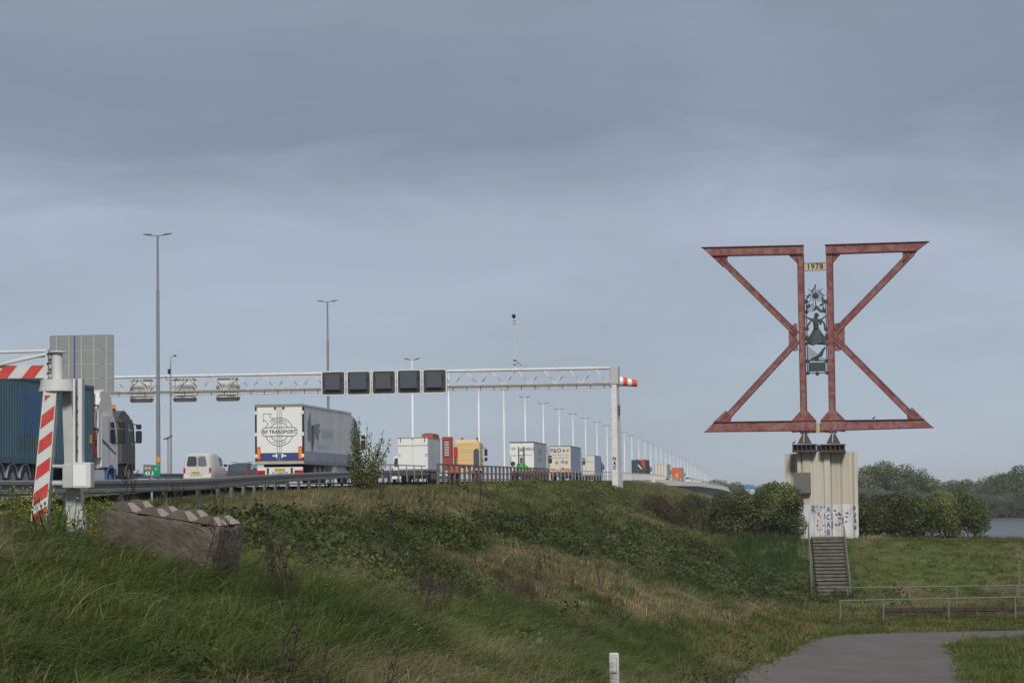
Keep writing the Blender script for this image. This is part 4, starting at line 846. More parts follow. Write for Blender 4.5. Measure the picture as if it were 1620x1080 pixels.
# camera mast standing on the truss
x, z = U(814, 580); x2, z2 = U(813, 504)
cmst = thing('camera_mast', go_+pg.x*x+Vector((0, 0, ztop+.12))+pg.n*.4, gyaw, 'thin mast with a black dome camera standing on the gantry truss', 'camera mast')
H_ = z2-ztop-.1
MB().tube([(0, 0, 0), (0, 0, H_)], [.045, .035], M['gantry'], 8).build('mast', cmst)
MB().tube([(-.03, 0, H_), (-.05, 0, H_+.08), (-.06, 0, H_+.2), (-.08, 0, H_+.34)], [.04, .1, .17, .12], M['black'], 10).build('camera_head', cmst)
MB().bb(-.12, .06, -.05, .05, H_-.22, H_-.16, M['dark']).bb(-.12, .06, -.05, .05, H_-.42, H_-.38, M['dark']).bb(-.13, .06, -.06, .06, .55, .65, M['dark']).bb(-.13, .06, -.06, .06, .25, .33, M['dark']).build('clamp', cmst)
MB().beam((.05, 0, .62), (.5, 0, .22), .04, .04, M['dark']).beam((.05, 0, .25), (.25, 0, .42), .03, .03, M['dark']).beam((.1, 0, .2), (.95, 0, .18), .03, .03, M['galv']).beam((.95, 0, .3), (.95, 0, 0), .02, .02, M['galv']).build('hinge_arm', cmst)
# windsock
Yw = 192; b0 = P(978.5, 603, Yw)
wsn = thing('windsock', (b0.x, b0.y, gz(b0.x, b0.y)), 0, 'orange red and white striped windsock blowing right behind the gantry leg', 'windsock'); zb = b0.z-gz(b0.x, b0.y)
MB().tube([(0, 0, 0), (0, 0, zb+.3)], .05, M['galv'], 8).build('pole', wsn)
sk = [(0, 0, .42), (.36, -.02, .38), (.72, -.07, .35), (1.06, -.13, .31), (1.5, -.2, .27)]
for i in range(4):
    (xa, za, ra), (xb, zc, rb2) = sk[i], sk[i+1]
    rings = []
    for j in range(4):
        u = j/3; X_ = xa+(xb-xa)*u; r = ra+(rb2-ra)*u+(.012*math.sin(j*2.1)); rings.append([(X_, r*math.cos(2*math.pi*k/14), zb+za+(zc-za)*u+r*math.sin(2*math.pi*k/14)) for k in range(14)])
    b_ = MB(); b_.loft(rings, [M['cleanwhite'], M['orangered'], M['cleanwhite'], M['orangered']][i], False, True); b_.build('sock_band', wsn)
# met mast and little post left
ms = thing('weather_mast', (rx(-44.5, 170), 170, R(170)), 0, 'slender weather mast with small instruments right of the tall grey lamp post', 'mast')
zt = P(270, 566, 170).z-R(170); xx = P(270, 650, 170).x-rx(-44.5, 170)
MB().tube([(xx, 0, -.5), (xx, 0, zt*.92), (xx, 0, zt)], [.09, .05, .02], M['galv'], 8).build('pole', ms)
MB().beam((xx-.3, 0, zt-1.6), (xx+.35, 0, zt-1.6), .04, .04, M['dark']).beam((xx+.35, 0, zt-1.6), (xx+.42, 0, zt-1.4), .04, .04, M['dark']).beam((xx-.3, 0, zt-1.6), (xx-.3, 0, zt-1.3), .04, .04, M['dark']).bb(xx-.2, xx+.02, -.05, .05, zt-1.15, zt-.8, M['dark']).beam((xx, 0, zt-1.7), (xx, 0, zt), .05, .05, M['galv']).beam((xx, 0, zt), (xx+.3, 0, zt+.15), .03, .03, M['dark']).bb(xx+.22, xx+.42, -.03, .03, zt+.1, zt+.2, M['dark']).build('instrument_arm', ms)
mp3 = thing('solar_post', (P(266, 750, 160).x, 160, R(160)), 0, 'short post with a tilted solar panel beside the weather mast', 'post')
zt = P(266, 692, 160).z-R(160)
MB().tube([(0, 0, -.3), (0, 0, zt)], .05, M['galv'], 8).build('pole', mp3); MB().beam((-.28, 0, zt-.12), (.28, 0, zt+.12), .5, .05, M['hood']).build('panel', mp3)
# kilometre sign
Yk = 77; kc = P(240, 744, Yk); ks = thing('kilometre_sign', (kc.x, kc.y, gz(kc.x, kc.y)), math.radians(3), 'small tilted green kilometre sign reading A16 Li 45.5 behind the guardrail', 'road sign'); zz = kc.z-gz(kc.x, kc.y)
R5 = Matrix.Rotation(math.radians(3), 3, 'Y')
MB().box((0, 0, zz), (.54, .025, .37), M['green'], R5).build('sign_plate', ks); MB().bb(-.03, .03, .02, .07, -.4, zz+.1, M['galv']).build('post', ks)
MB().box((-.12, -.016, zz+.08), (.2, .008, .14), M['signred'], R5).build('red_route_box', ks)
text(ks, 'A16', -.12, -.024, zz+.078, .12, M['signwhite']); text(ks, 'Li', .14, -.016, zz+.06, .13, M['signwhite']); text(ks, '45.5', -.07, -.016, zz-.09, .17, M['signwhite'], bold=.01)
# ------------------------------------------------------------------ height barrier post with boom (near left)
M['barwhite'] = mat('barrier_white_paint', (.60, .61, .61), .4, dirt=.35, dcol=(.38, .37, .34), scale=3)
M['bargrey'] = mat('barrier_grey_white_paint', (.46, .48, .48), .5, dirt=.45, dcol=(.28, .28, .24), scale=4)
M['barred'] = mat('barrier_red_stripe', (.52, .03, .025), .4, dirt=.25, dcol=(.55, .2, .17), scale=5)
Yb = 32; bo = P(85, 835, Yb); byaw = 0.0
bg_ = thing('barrier_post', bo, byaw, 'white A-shaped barrier post with red stripes and a striped boom swinging out left', 'barrier')
pb = Plane(bo, byaw); V = pb.uv
def quadbar(px_top, px_bot, depth0, depth1, m, name):
    (a, b), (c, d) = px_top, px_bot
    b_ = MB(); A, B, C_, D = V(*a), V(*b), V(*c), V(*d)
    b_.prism([A, B, D, C_], depth0, depth1, m); return b_.build(name, bg_)
lg_ = quadbar(((69, 613), (90, 613)), ((47, 842), (72, 842)), 0, .22, M['barwhite'], 'leg')
quadbar(((91, 613), (104, 613)), ((99, 842), (127, 842)), .3, .55, M['bargrey'], 'leg')
# stripes on the front leg
def edge(y): # left and right x of the front face at height y
    u = (y-613)/229; return 69+(47-69)*u, 90+(72-90)*u
for ys in (625, 642, 682, 723, 764, 800):
    yl = ys+14 if ys > 630 else ys+8
    if ys == 625: pts = [(70.5, 634), (71, 625), (80, 625)]
    else:
        l0, r0 = edge(ys+13)[0]+1.2, edge(ys)[1]-1.4; l1, r1 = edge(ys+35)[0]+1.2, edge(ys+22)[1]-1.4
        pts = [(l0, ys+15), (r0, ys-1), (r1, ys+20), (l1, ys+36)]
    MB().prism([V(*p) for p in pts], -.008, -.003, M['barred']).build('red_stripe', lg_)
(cx0, z0_), (cx1, z1_) = V(58, 616), V(115, 599); cxm = (cx0+cx1)/2; rr_ = (cx1-cx0)/2
b_ = MB(); b_.tube([(cxm, .2, z0_-.0), (cxm, .2, z0_+.015), (cxm, .2, z1_-.03), (cxm, .2, z1_)], [rr_, rr_, rr_*.93, rr_*.93], M['barwhite'], 28); b_.tube([(cxm, .2, z0_-.02), (cxm, .2, z0_+.01)], [rr_*1.02, rr_*1.02], M['barwhite'], 28); b_.build('collar_disc', bg_)
(tx0, tz0), (tx1, tz1) = V(77, 599), V(95, 556)
b_ = MB(); b_.tube([((tx0+tx1)/2, .2, tz0-.02), ((tx0+tx1)/2, .2, tz1)], (tx1-tx0)/2, M['barwhite'], 20); b_.tube([((tx0+tx1)/2+.02, .2, tz1), ((tx0+tx1)/2+.02, .2, tz1+.02)], .13, M['barwhite'], 20); b_.build('pivot_tube', bg_)
xs, z_ = V(70, 598); xs2, z2_ = V(77, 551)
q_ = MB().bb(xs, xs+.03, .08, .32, z_, z2_, M['barwhite']).bb(xs+.03, xs2+.02, .19, .21, z_, z2_-.05, M['bargrey']).build('hinge_plate', bg_)
for k in range(3): MB().bb(xs+.02, xs+.08, .06, .1, z_+.06+k*.13, z_+.08+k*.13, M['dark']).build('bolt', q_)
# boom
bx0 = -3.2
yA = V(0, 554)[1]; yB = V(70, 556)[1]; sl = .005
b_ = MB(); b_.tube([(bx0, .2, yA-.05), (xs, .2, V(70, 553.5)[1])], .022, M['barwhite'], 8); b_.build('boom_tube', bg_)
b_ = MB(); b_.tube([(V(-80, 600)[0], .14, V(0, 577)[1]-.16), (V(0, 577)[0], .14, V(0, 575)[1]), (xs, .16, V(70, 559)[1])], .022, M['barwhite'], 8); b_.tube([(V(0, 577)[0], .26, V(0, 575)[1]+.02), (V(35, 559)[0], .24, V(35, 563)[1]), (xs, .24, V(70, 561)[1])], .02, M['barwhite'], 8).build('boom_brace', bg_)
(px0, pz0), (px1, pz1) = V(-300, 598), V(66, 576)
pz0 = V(40, 598)[1]
bd = MB().bbox_bev(px0, px1, .17, .23, pz0, pz1, .01, M['barwhite']).build('striped_board', bg_)
k = 0; x = V(52, 590)[0]; w_ = .165; hB = pz1-pz0
while x > px0+.3:
    MB().prism([(x-.05, pz1-.004), (x+w_-.05, pz1-.004), (x+w_-.21+.02, pz0+.004), (x-.21+.02, pz0+.004)], .160, .167, M['barred']).build('red_stripe', bd); x -= .365
MB().bb(V(66, 590)[0], V(66, 590)[0]+.04, .15, .25, pz0-.01, pz1+.01, M['barwhite']).build('end_plate', bg_)
# channel and control box
(ax, az), (ax2, az2) = V(114.5, 732), V(127.5, 598)
ch_ = MB(); ch_.bb(ax, ax2-.05, .28, .30, az, az2, M['bargrey']).bb(ax2-.052, ax2, .1, .30, az, az2, M['barwhite']).bb(ax-.01, ax+.02, .1, .30, az, az2, M['barwhite']); ch_ = ch_.build('lock_channel', bg_)
for k in range(5): MB().bb(ax+.02, ax+.045, .262, .279, az+.15+.18*k, az+.18+.18*k, M['dark']).build('bolt', ch_)
(ax, az), (ax2, az2) = V(115, 772), V(144, 731)
MB().bbox_bev(ax, ax2, -.02, .26, az, az2, .012, M['barwhite']).bb(ax+.01, ax2-.06, -.026, -.021, az+.03, az2-.03, M['cleanwhite']).build('control_box', bg_)
(ax, az), (ax2, az2) = V(98, 772), V(115, 733); MB().bbox_bev(ax, ax2, .02, .24, az, az2, .012, M['bargrey']).build('side_box', bg_)
for yy in (737, 764): MB().tube([(V(80, yy)[0], .12, V(80, yy)[1]), (V(99, yy)[0], .12, V(99, yy+.5)[1])], .026 if yy < 750 else .035, M['bargrey'], 8).build('cross_pipe', bg_)
s_ = MB(); s_.stroke([V(54+q, 797-q*.7+2.2*math.sin(q*1.9)) for q in np.linspace(0, 9, 18)], .006, M['dark'], -.009, .003); s_.build('scrawl', lg_)
# ------------------------------------------------------------------ concrete block with studs
kb = P(164, 803, 30.6); bk_w = 1.62
blk = thing('concrete_block', kb, 0, 'brown weathered concrete stacking block with four pale pyramid studs, tilted in the grass', 'concrete block')
blk.rotation_euler = (math.radians(2), math.radians(8.8), math.radians(-17))
b_ = MB()
nb = 22; D_ = .8; Hh = .8; M['oldgalv'] = mat('old_dull_galvanised', (.19, .20, .19), .6, .2, dirt=.4, dcol=(.10, .09, .08), scale=5)
bm_v = []
b_.bbox_bev(0, bk_w, 0, D_, -Hh, 0, .03, M['block']); body_ = b_.build('body', blk)
import bmesh
bm_ = bmesh.new(); bm_.from_mesh(body_.data); bmesh.ops.remove_doubles(bm_, verts=bm_.verts, dist=.0005); bmesh.ops.subdivide_edges(bm_, edges=bm_.edges[:], cuts=4, use_grid_fill=True); bmesh.ops.triangulate(bm_, faces=bm_.faces[:]); bmesh.ops.subdivide_edges(bm_, edges=[e for e in bm_.edges if e.calc_length() > .06], cuts=2, use_grid_fill=False)
for v in bm_.verts:
    c_ = v.co; k_ = mnoise.noise(c_*3.1)*.018+mnoise.noise(c_*9)*.010+mnoise.noise(c_*21)*.007
    edge_ = (c_.z > -.05) + (c_.y < .04) + (c_.x > bk_w-.05) + (c_.x < .05)
    if edge_ >= 2: k_ -= .022+.05*max(0, mnoise.noise(c_*5+Vector((3, 1, 7))))
    ctr_ = Vector((bk_w/2, D_/2, -Hh/2)); d_ = c_-ctr_; d_.x /= bk_w; d_.y /= D_; d_.z /= Hh; v.co = c_+d_.normalized()*k_
bm_.to_mesh(body_.data); bm_.free()
rs = random.Random(12)
for i in range(4):
    for j in range(2):
        x0 = .02+i*.4; y0 = .06+j*.38; s_ = MB(); t_ = .125; hh_ = .105
        hh_ *= rs.uniform(.75, 1.1); t_ *= rs.uniform(.8, 1.15); lo = [(x0, y0, -.003), (x0+.37, y0, -.003), (x0+.37, y0+.3, -.003), (x0, y0+.3, -.003)]; hi = [(x0+t_, y0+.07, hh_), (x0+.37-t_, y0+.07, hh_), (x0+.37-t_, y0+.23, hh_), (x0+t_, y0+.23, hh_)]
        s_.add(lo+hi, [(0, 1, 5, 4), (3, 0, 4, 7), (2, 3, 7, 6), (4, 5, 6, 7)], M['block']); s_.add(lo+hi, [(1, 2, 6, 5)], M['blockpale'])  # only the right slope of each stud gets the paler concrete
        s_.build('stud', blk)
MB().bb(1.36, 1.47, .0, .06, .0, .03, M['rust']).build('rusty_loop', blk)

# ------------------------------------------------------------------ white marker post at the bottom
mo = P(971, 1032, 40); g0 = gz(mo.x, 40); mk = thing('marker_post', (mo.x, 40, g0-.1), math.radians(4), 'white roadside marker post with chamfered top and inset outline at the bottom of the slope', 'marker post')
hm = mo.z-g0+.1; hw_ = .078
b_ = MB(); b_.loft([[(-hw_, -.05, -.3), (hw_, -.05, -.3), (hw_, .05, -.3), (-hw_, .05, -.3)], [(-hw_, -.05, hm-.02), (hw_, -.05, hm-.02), (hw_, .05, hm-.02), (-hw_, .05, hm-.02)], [(-hw_+.01, -.03, hm), (hw_-.01, -.03, hm), (hw_-.01, .05, hm), (-hw_+.01, .05, hm)]], M['barwhite']); b_.build('body', mk)
b_ = MB(); b_.stroke([(-.04, hm-.32), (-.04, hm-.07), (.035, hm-.07), (.035, hm-.32)], .009, M['greyprint'], -.051, .004, True); b_.build('inset_outline', mk)
MB().bb(-.04, .035, -.056, -.0515, hm-.34, hm-.32, M['black']).build('dark_bar', mk)
# ------------------------------------------------------------------ monument
M['mred'] = mat('worn_red_lead_paint', (.20, .052, .050), .75, dirt=.9, dcol=(.36, .23, .215), scale=3.2, bump=.5, bscale=9, detail=10)
M['mred2'] = mat('dark_red_steel_edge', (.07, .02, .022), .7, dirt=.4, dcol=(.14, .07, .07), scale=5)
Ym = 141; myaw = math.radians(-10); mbase = P(1297, 848, Ym)
mo_ = thing('bridge_monument', mbase, myaw, 'dusty red riveted steel truss monument shaped like two mirrored K frames with a 1978 board', 'monument')
pm_ = Plane(mbase, myaw)
def C7(a, b): return pm_.uv(1090+a/3.085, 360+b/3.085)
def C8(a, b): return pm_.uv(1262+a/6.757, 440+b/6.757)
def ibeam(name, p, q, w, depth=.36, off=0):
    A, B = Vector((p[0], 0, p[1])), Vector((q[0], 0, q[1])); d = (B-A).normalized(); n_ = Vector((-d.z, 0, d.x))
    b_ = MB(); b_.beam(A, B, w-.02, depth-.1, M['mred'], up=(0, 1, 0))
    for s_ in (-1, 1): b_.beam(A+n_*s_*(w/2-.02), B+n_*s_*(w/2-.02), .04, depth+off, M['mred2'], up=(0, 1, 0)); 
    for s_ in (-1, 1): b_.beam(A+n_*s_*(w/2-.085), B+n_*s_*(w/2-.085), .09, depth-.05+off, M['mred'], up=(0, 1, 0))
    # rivet rows
    L = (B-A).length; k = int(L/.22)
    for i in range(k):
        c = A+d*(.1+i*.22)
        for s_ in (-1, 1):
            e = c+n_*s_*(w/2-.085); b_.box((e.x, -(depth-.05+off)/2-.006, e.z), (.035, .014, .035), M['mred'])
    return b_.build(name, mo_)
def hbeam(name, poly, topedge, botedge, m=None):
    b_ = MB(); b_.prism([C7(*p) for p in poly], -.16, .16, M['mred'])
    for e in (topedge, botedge):
        A, B = C7(*e[0]), C7(*e[1]); b_.beam((A[0], 0, A[1]), (B[0], 0, B[1]), .05, .50, M['mred2'], up=(0, 1, 0))
    A, B = C7(*topedge[0]), C7(*topedge[1]); C_, D = C7(*botedge[0]), C7(*botedge[1])
    L = abs(B[0]-A[0]); k = int(L/.25)
    for i in range(k):
        u = (i+.6)/k
        x = A[0]+(B[0]-A[0])*u; z = A[1]+(B[1]-A[1])*u-.09; b_.box((x, -.17, z), (.035, .02, .035), M['mred'])
        x = C_[0]+(D[0]-C_[0])*u; z = C_[1]+(D[1]-C_[1])*u+.09; b_.box((x, -.17, z), (.035, .02, .035), M['mred'])
    return b_.build(name, mo_)
hbeam('top_beam', [(66, 100), (559, 88), (559, 131), (108, 140)], [(62, 99), (560, 88)], [(110, 139), (558, 130)])
hbeam('top_beam', [(665, 85), (1168, 70), (1113, 115), (667, 130)], [(664, 86), (1172, 70)], [(668, 130), (1113, 115)])
hbeam('bottom_beam', [(78, 995), (123, 949), (620, 942), (620, 990)], [(121, 949), (621, 942)], [(76, 996), (620, 990)])
hbeam('bottom_beam', [(643, 942), (1148, 935), (1193, 975), (645, 991)], [(643, 942), (1149, 935)], [(645, 991), (1195, 975)])
wp = 33/3.085/27.2
ibeam('upright_post', C7(544, 131), C7(561, 942), wp*1.0); ibeam('upright_post', C7(686, 130), C7(700, 942), wp*1.0)
ibeam('diagonal_brace', C7(150, 150), C7(527, 521), .38, .30); ibeam('diagonal_brace', C7(532, 549), C7(165, 948), .36, .30)
ibeam('diagonal_brace', C7(1090, 122), C7(716, 508), .38, .30); ibeam('diagonal_brace', C7(714, 543), C7(1105, 934), .38, .30)
def gus(name, pts, th=.2, m='mred'): return MB().prism([C7(*p) for p in pts], -th/2, th/2, M[m]).build(name, mo_)
gus('gusset_plate', [(487, 495), (515, 468), (528, 468), (531, 600), (510, 603), (487, 575)]); gus('gusset_plate', [(708, 468), (735, 465), (760, 490), (760, 575), (738, 600), (711, 602)])
gus('gusset_plate', [(484, 132), (529, 176), (529, 132)]); gus('gusset_plate', [(702, 130), (741, 128), (703, 174)])
gus('gusset_plate', [(110, 141), (188, 141), (188, 168), (205, 200), (165, 192)]); gus('gusset_plate', [(1042, 118), (1113, 116), (1062, 172), (1035, 172), (1042, 150)])
gus('gusset_plate', [(121, 948), (178, 893), (210, 912), (203, 947)]); gus('gusset_plate', [(1148, 935), (1088, 876), (1062, 900), (1066, 935)])
gus('foot_gusset', [(502, 941), (545, 893), (579, 893), (621, 940)], .40); gus('foot_gusset', [(643, 940), (683, 892), (718, 892), (763, 938)], .40)
gus('foot_plate', [(502, 942), (621, 941), (621, 998), (502, 998)], .40); gus('foot_plate', [(643, 941), (763, 938), (763, 993), (643, 993)], .40)
def C6(a, b): return pm_.uv(1230+a/11.571, 660+b/11.571)
for x0, x1, z0, z1 in ((268, 345, 245, 276), (418, 568, 262, 298), (640, 700, 248, 274), (800, 866, 245, 272), (942, 1090, 258, 290), (1162, 1240, 238, 264)):
    (a, b), (c, d) = C6(x0, z1), C6(x1, z0); MB().bb(a, c, -.24, .24, b, d, M['mred2']).build('bearing_pad', mo_)
for x0, x1, z0, z1 in ((716, 790, 105, 280), (560, 720, 250, 285), (866, 944, 232, 280)):
    (a, b), (c, d) = C6(x0, z1), C6(x1, z0); MB().bb(a, c, .02, .14, b, d, M['creamboard']).build('cream_tie', mo_)
# rocker feet
for cx_, side in ((495, 0), (1020, 1)):
    b_ = MB(); t0 = C6(cx_-40, 300); t1 = C6(cx_+40, 300); q0 = C6(cx_-118, 478); q1 = C6(cx_+128, 478)
    b_.loft([[(q0[0], -.5, q0[1]), (q1[0], -.5, q1[1]), (q1[0], .5, q1[1]), (q0[0], .5, q0[1])], [(t0[0], -.14, t0[1]), (t1[0], -.14, t1[1]), (t1[0], .14, t1[1]), (t0[0], .14, t0[1])]], M['footbrown']); b_.build('rocker_foot', mo_)
    m0 = C6(cx_-5, 470); m1 = C6(cx_-5, 300); MB().beam((m0[0], -.56, m0[1]), (m1[0], -.2, m1[1]), .06, .1, M['galv']).build('stiffener', mo_)
for x0, x1 in ((282, 716), (800, 1242)):
    (a, b), (c, d) = C6(x0, 626), C6(x1, 488)
    b_ = MB(); b_.bb(a, c, -.7, .7, d-.06, d, M['footbrown']).bb(a, c, -.7, .7, b-.05, b+.05, M['footbrown']).bb(a+.05, c-.05, -.35, .35, b+.05, d-.06, M['footbrown']); b_.build('base_frame', mo_)
    for k in range(6):
        x = a+.04+(c-a-.08)*k/5; MB().bb(x-.03, x+.03, -.66, -.352, b+.05, d-.06, M['footbrown']).build('stiffener', mo_)
(a, b), (c, d) = C6(716, 622), C6(800, 500); MB().bb(a, c, .2, .6, b, d, M['black']).build('centre_gap_fill', mo_)  # black fill set back between the two base frames
# 1978 board
(a, b), (c, d) = C7(563, 210), C7(667, 173); bd_ = MB().bb(a, c, -.06, .0, b, d, M['creamboard']).bb(a, c, -.08, -.0, b-.03, b-.002, M['mred2']).bb(a, c, -.08, 0, d+.002, d+.03, M['mred2']).build('year_board', mo_)
text(bd_, '1978', (a+c)/2, -.066, (b+d)/2, .44, M['black'], bold=.03, spacing=1.15)
(a, b), (c, d) = C7(577, 549), C7(683, 517); MB().bb(a, c, .06, .14, b, d, M['creamboard']).build('cream_tie', mo_)
# ------------------------------------------------------------------ bronze ornament
orn = thing('bronze_ornament', mbase, myaw, 'dark bronze openwork ornament with a skirted figure, star and waves hanging between the red posts', 'sculpture')
BZ = M['bronze']; s3 = lambda p: (C8(*p)[0], -.05, C8(*p)[1])
b_ = MB()
for a, c in (((92, 215), (107, 1010)), ((300, 240), (316, 1010)), ((97, 883), (312, 880)), ((110, 1015), (315, 1012)), ((122, 890), (122, 1010)), ((292, 890), (295, 1010))): b_.tube([s3(a), s3(c)], .035, BZ, 6)
for p, r in (((92, 250), .13), ((95, 360), .12), ((100, 540), .12), ((98, 640), .15), ((105, 885), .12), ((110, 1015), .11), ((210, 1020), .12), ((315, 1012), .11), ((312, 882), .12), ((205, 868), .12), ((303, 640), .14), ((302, 545), .12), ((318, 705), .1), ((300, 250), .13), ((70, 412), .09), ((335, 390), .09)):
    x, z = C8(*p); b_.loft([[(x+q*r*math.cos(2*math.pi*k/10), -.05+yy, z+q*r*math.sin(2*math.pi*k/10)) for k in range(10)] for yy, q in ((-.09, .55), (0, 1), (.09, .55))], BZ)
b_.build('frame_bars', orn)
b_ = MB(); c0 = C8(190, 187)
for k in range(16):
    a = 2*math.pi*k/16; r = .42 if k % 2 else .60; b_.tube([(c0[0], -.05, c0[1]), (c0[0]+r*math.cos(a), -.05, c0[1]+r*math.sin(a))], [.03, .018], BZ, 5)
b_.loft([[(c0[0]+q*.16*math.cos(2*math.pi*k/12), -.05+yy, c0[1]+q*.16*math.sin(2*math.pi*k/12)) for k in range(12)] for yy, q in ((-.12, .5), (-.05, 1), (.05, 1), (.1, .5))], BZ)
b_.tube([s3((150, 145)), s3((175, 110)), s3((195, 68))], [.06, .03, .05], BZ, 6); b_.tube([s3((228, 128)), s3((245, 160)), s3((275, 182))], [.04, .03, .04], BZ, 6); b_.tube([s3((130, 175)), s3((98, 215))], .06, BZ, 6); b_.tube([s3((190, 250)), s3((192, 300))], .03, BZ, 6)
b_.build('star_wheel', orn)
b_ = MB(); pr = lambda pts, d0=-.1, d1=.02: b_.prism([C8(*p) for p in pts], d0, d1, BZ)
pr([(190, 290), (215, 295), (245, 335), (290, 345), (290, 372), (235, 365), (205, 335), (150, 360), (175, 320)]); pr([(250, 205), (270, 190), (285, 235), (312, 240), (290, 265), (262, 258)]); pr([(230, 290), (255, 270), (290, 262), (275, 290), (240, 303)]); pr([(262, 310), (280, 300), (285, 350), (265, 345)]); pr([(275, 330), (300, 325), (300, 378), (285, 370)])
pr([(98, 290), (125, 270), (140, 290), (125, 315), (100, 320)])
for k in range(5): b_.tube([s3((105+k*14, 330-k*14)), s3((130+k*12, 365-k*10))], .018, BZ, 5)
b_.tube([s3((100, 330)), s3((170, 268))], .022, BZ, 5); b_.build('foliage_ornament', orn)
b_ = MB()
for r_i in range(9):
    pts = []; xe = 300 if r_i > 6 else 125+r_i*22
    for k in range(0, 60):
        x = 105+k*4
        if x > xe: break
        pts.append(C8(x, 738+r_i*17+5*math.sin(k*1.35)))
    if len(pts) > 2: b_.stroke(pts, .03, BZ, -.03, .04)
b_.tube([s3((140, 870)), s3((210, 840)), s3((250, 810)), s3((272, 765)), s3((300, 735))], [.05, .09, .11, .08, .04], BZ, 7); b_.tube([s3((245, 790)), s3((262, 830))], .06, BZ, 6); b_.build('wave_lines', orn)
(a, b), (c, d) = C8(122, 998), C8(295, 897); MB().bbox_bev(a, c, -.1, .0, b, d, .02, BZ).build('plaque', orn)
# the figure: one continuous skin
def skin_figure(name, joints, edges, radii, m, parent, sub=1):
    me = bpy.data.meshes.new(name); me.from_pydata([tuple(j) for j in joints], edges, [])
    o = bpy.data.objects.new(name, me); link(o, parent); me.materials.append(m)
    md = o.modifiers.new('skin', 'SKIN'); md.use_smooth_shade = True
    for i, r in enumerate(radii): me.skin_vertices[0].data[i].radius = (r, r) if not isinstance(r, tuple) else r
    me.skin_vertices[0].data[0].use_root = True
    s_ = o.modifiers.new('sub', 'SUBSURF'); s_.levels = sub; s_.render_levels = sub; return o
fp = lambda a, b, y=-.1: (C8(a, b)[0], y, C8(a, b)[1])
skin_figure('figure', [fp(198, 560), fp(197, 520), fp(196, 480), fp(195, 455), fp(200, 430), fp(203, 400, -.13), fp(165, 448), fp(110, 428, -.15), fp(72, 412, -.15), fp(232, 452), fp(248, 478, -.2), fp(235, 500, -.25), fp(255, 440, -.1), fp(295, 410, -.12), fp(335, 392, -.12), fp(203, 378, -.12)],
            [(0, 1), (1, 2), (2, 3), (3, 4), (4, 5), (5, 15), (3, 6), (6, 7), (7, 8), (3, 9), (9, 10), (10, 11), (9, 12), (12, 13), (13, 14)], [.20, .15, .19, .15, .065, .13, .08, .055, .04, .08, .06, .05, .05, .04, .035, .09], BZ, orn)
b_ = MB(); rings = []
for u in np.linspace(0, 1, 9):
    yy = 535+u*170; w_ = (.19+.62*u**.9)*.5*1.25; c_ = C8(200+2*u, yy); ring = []
    for k in range(28):
        a = 2*math.pi*k/28; fold = 1+.16*u*math.sin(7*a+2*u+1)+.05*u*math.sin(13*a)
        ring.append((c_[0]+w_*fold*math.cos(a)*1.25, -.1+w_*.5*fold*math.sin(a), c_[1]+(.08*math.sin(5*a+1)*u**3)))
    rings.append(ring)
b_.loft(rings, BZ, True, True); b_.build('skirt', orn)
MB().prism([C8(*p) for p in [(165, 425), (180, 412), (180, 382), (195, 372), (215, 372), (228, 388), (228, 408), (212, 402), (185, 415), (178, 428)]], -.26, .0, BZ).build('bonnet', orn)
b_ = MB(); b_.tube([fp(235, 440, -.2), fp(250, 470, -.28), fp(243, 500, -.25)], [.05, .1, .05], BZ, 7); b_.tube([fp(150, 450), fp(125, 480), fp(104, 520)], [.04, .06, .05], BZ, 6); b_.tube([fp(262, 450), fp(285, 490), fp(290, 530)], [.04, .06, .05], BZ, 6); b_.build('drapery', orn)
# ------------------------------------------------------------------ pier of ribbed panels
def pier_mat(name, c):
    m = mat(name, c, .75, dirt=.55, dcol=(.32, .27, .19), scale=2.2, stretch=(1.5, 1.5, .12), bump=.15, bscale=4, detail=8); return m
M['pier'] = pier_mat('beige_concrete_panel', (.50, .465, .39)); M['pier2'] = pier_mat('pale_concrete_panel', (.56, .53, .46)); M['pier3'] = pier_mat('dark_concrete_panel', (.38, .345, .28))  # third tone is the darkest, for set-back strips and the core
M['pierwhite'] = mat('whitewashed_base', (.60, .61, .63), .75, dirt=.75, dcol=(.27, .26, .22), scale=3, stretch=(1, 1, .4))
pr_ = thing('monument_pier', mbase, myaw, 'tall beige pier of ribbed concrete panels with a whitewashed graffiti base under the red monument', 'pier')
U_ = pm_.uv
zw = U_(1300, 797)[1]
PN = [(1240.5, 1249.5, 1.0, 717, 'pier'), (1249.5, 1257, 1.08, 717, 'pier3'), (1257, 1263, 1.0, 716.5, 'pier2'), (1262, 1266.5, .06, 714.5, 'pier2'), (1266.5, 1270.5, .16, 714.5, 'pier3'), (1270.5, 1282, .0, 714.3, 'pier'), (1282, 1286.5, .08, 714.3, 'pier2'), (1286.5, 1299.3, .0, 714.2, 'pier2'), (1299.3, 1304.6, .07, 714, 'pier'), (1304.6, 1313, -.04, 714, 'pier2'),
      (1313, 1316, .34, 714, 'pier3'), (1316, 1328, .24, 714, 'pier'), (1328, 1331.5, .38, 714, 'pier3'), (1331.5, 1343, .52, 714, 'pier'), (1343, 1346.5, .62, 714.5, 'pier2'), (1346.5, 1351, .72, 714.5, 'pier3'), (1351, 1355.5, .66, 714.5, 'pier2')]
for x0, x1, y0, pt, m in PN:
    (a, _), (c, zt) = U_(x0, 780), U_(x1, pt); b_ = MB(); zb = -.6
    b_.bb(a+.006, c-.006, y0, y0+.3, zw, zt, M[m]).bb(a+.006, c-.006, y0-.004 if 0 else y0, y0+.3, zb, zw-.001, M['pierwhite']); b_.build('panel', pr_)
(a, _), (c, zt) = U_(1264, 780), U_(1354, 715); (a2, _) = U_(1242, 780)
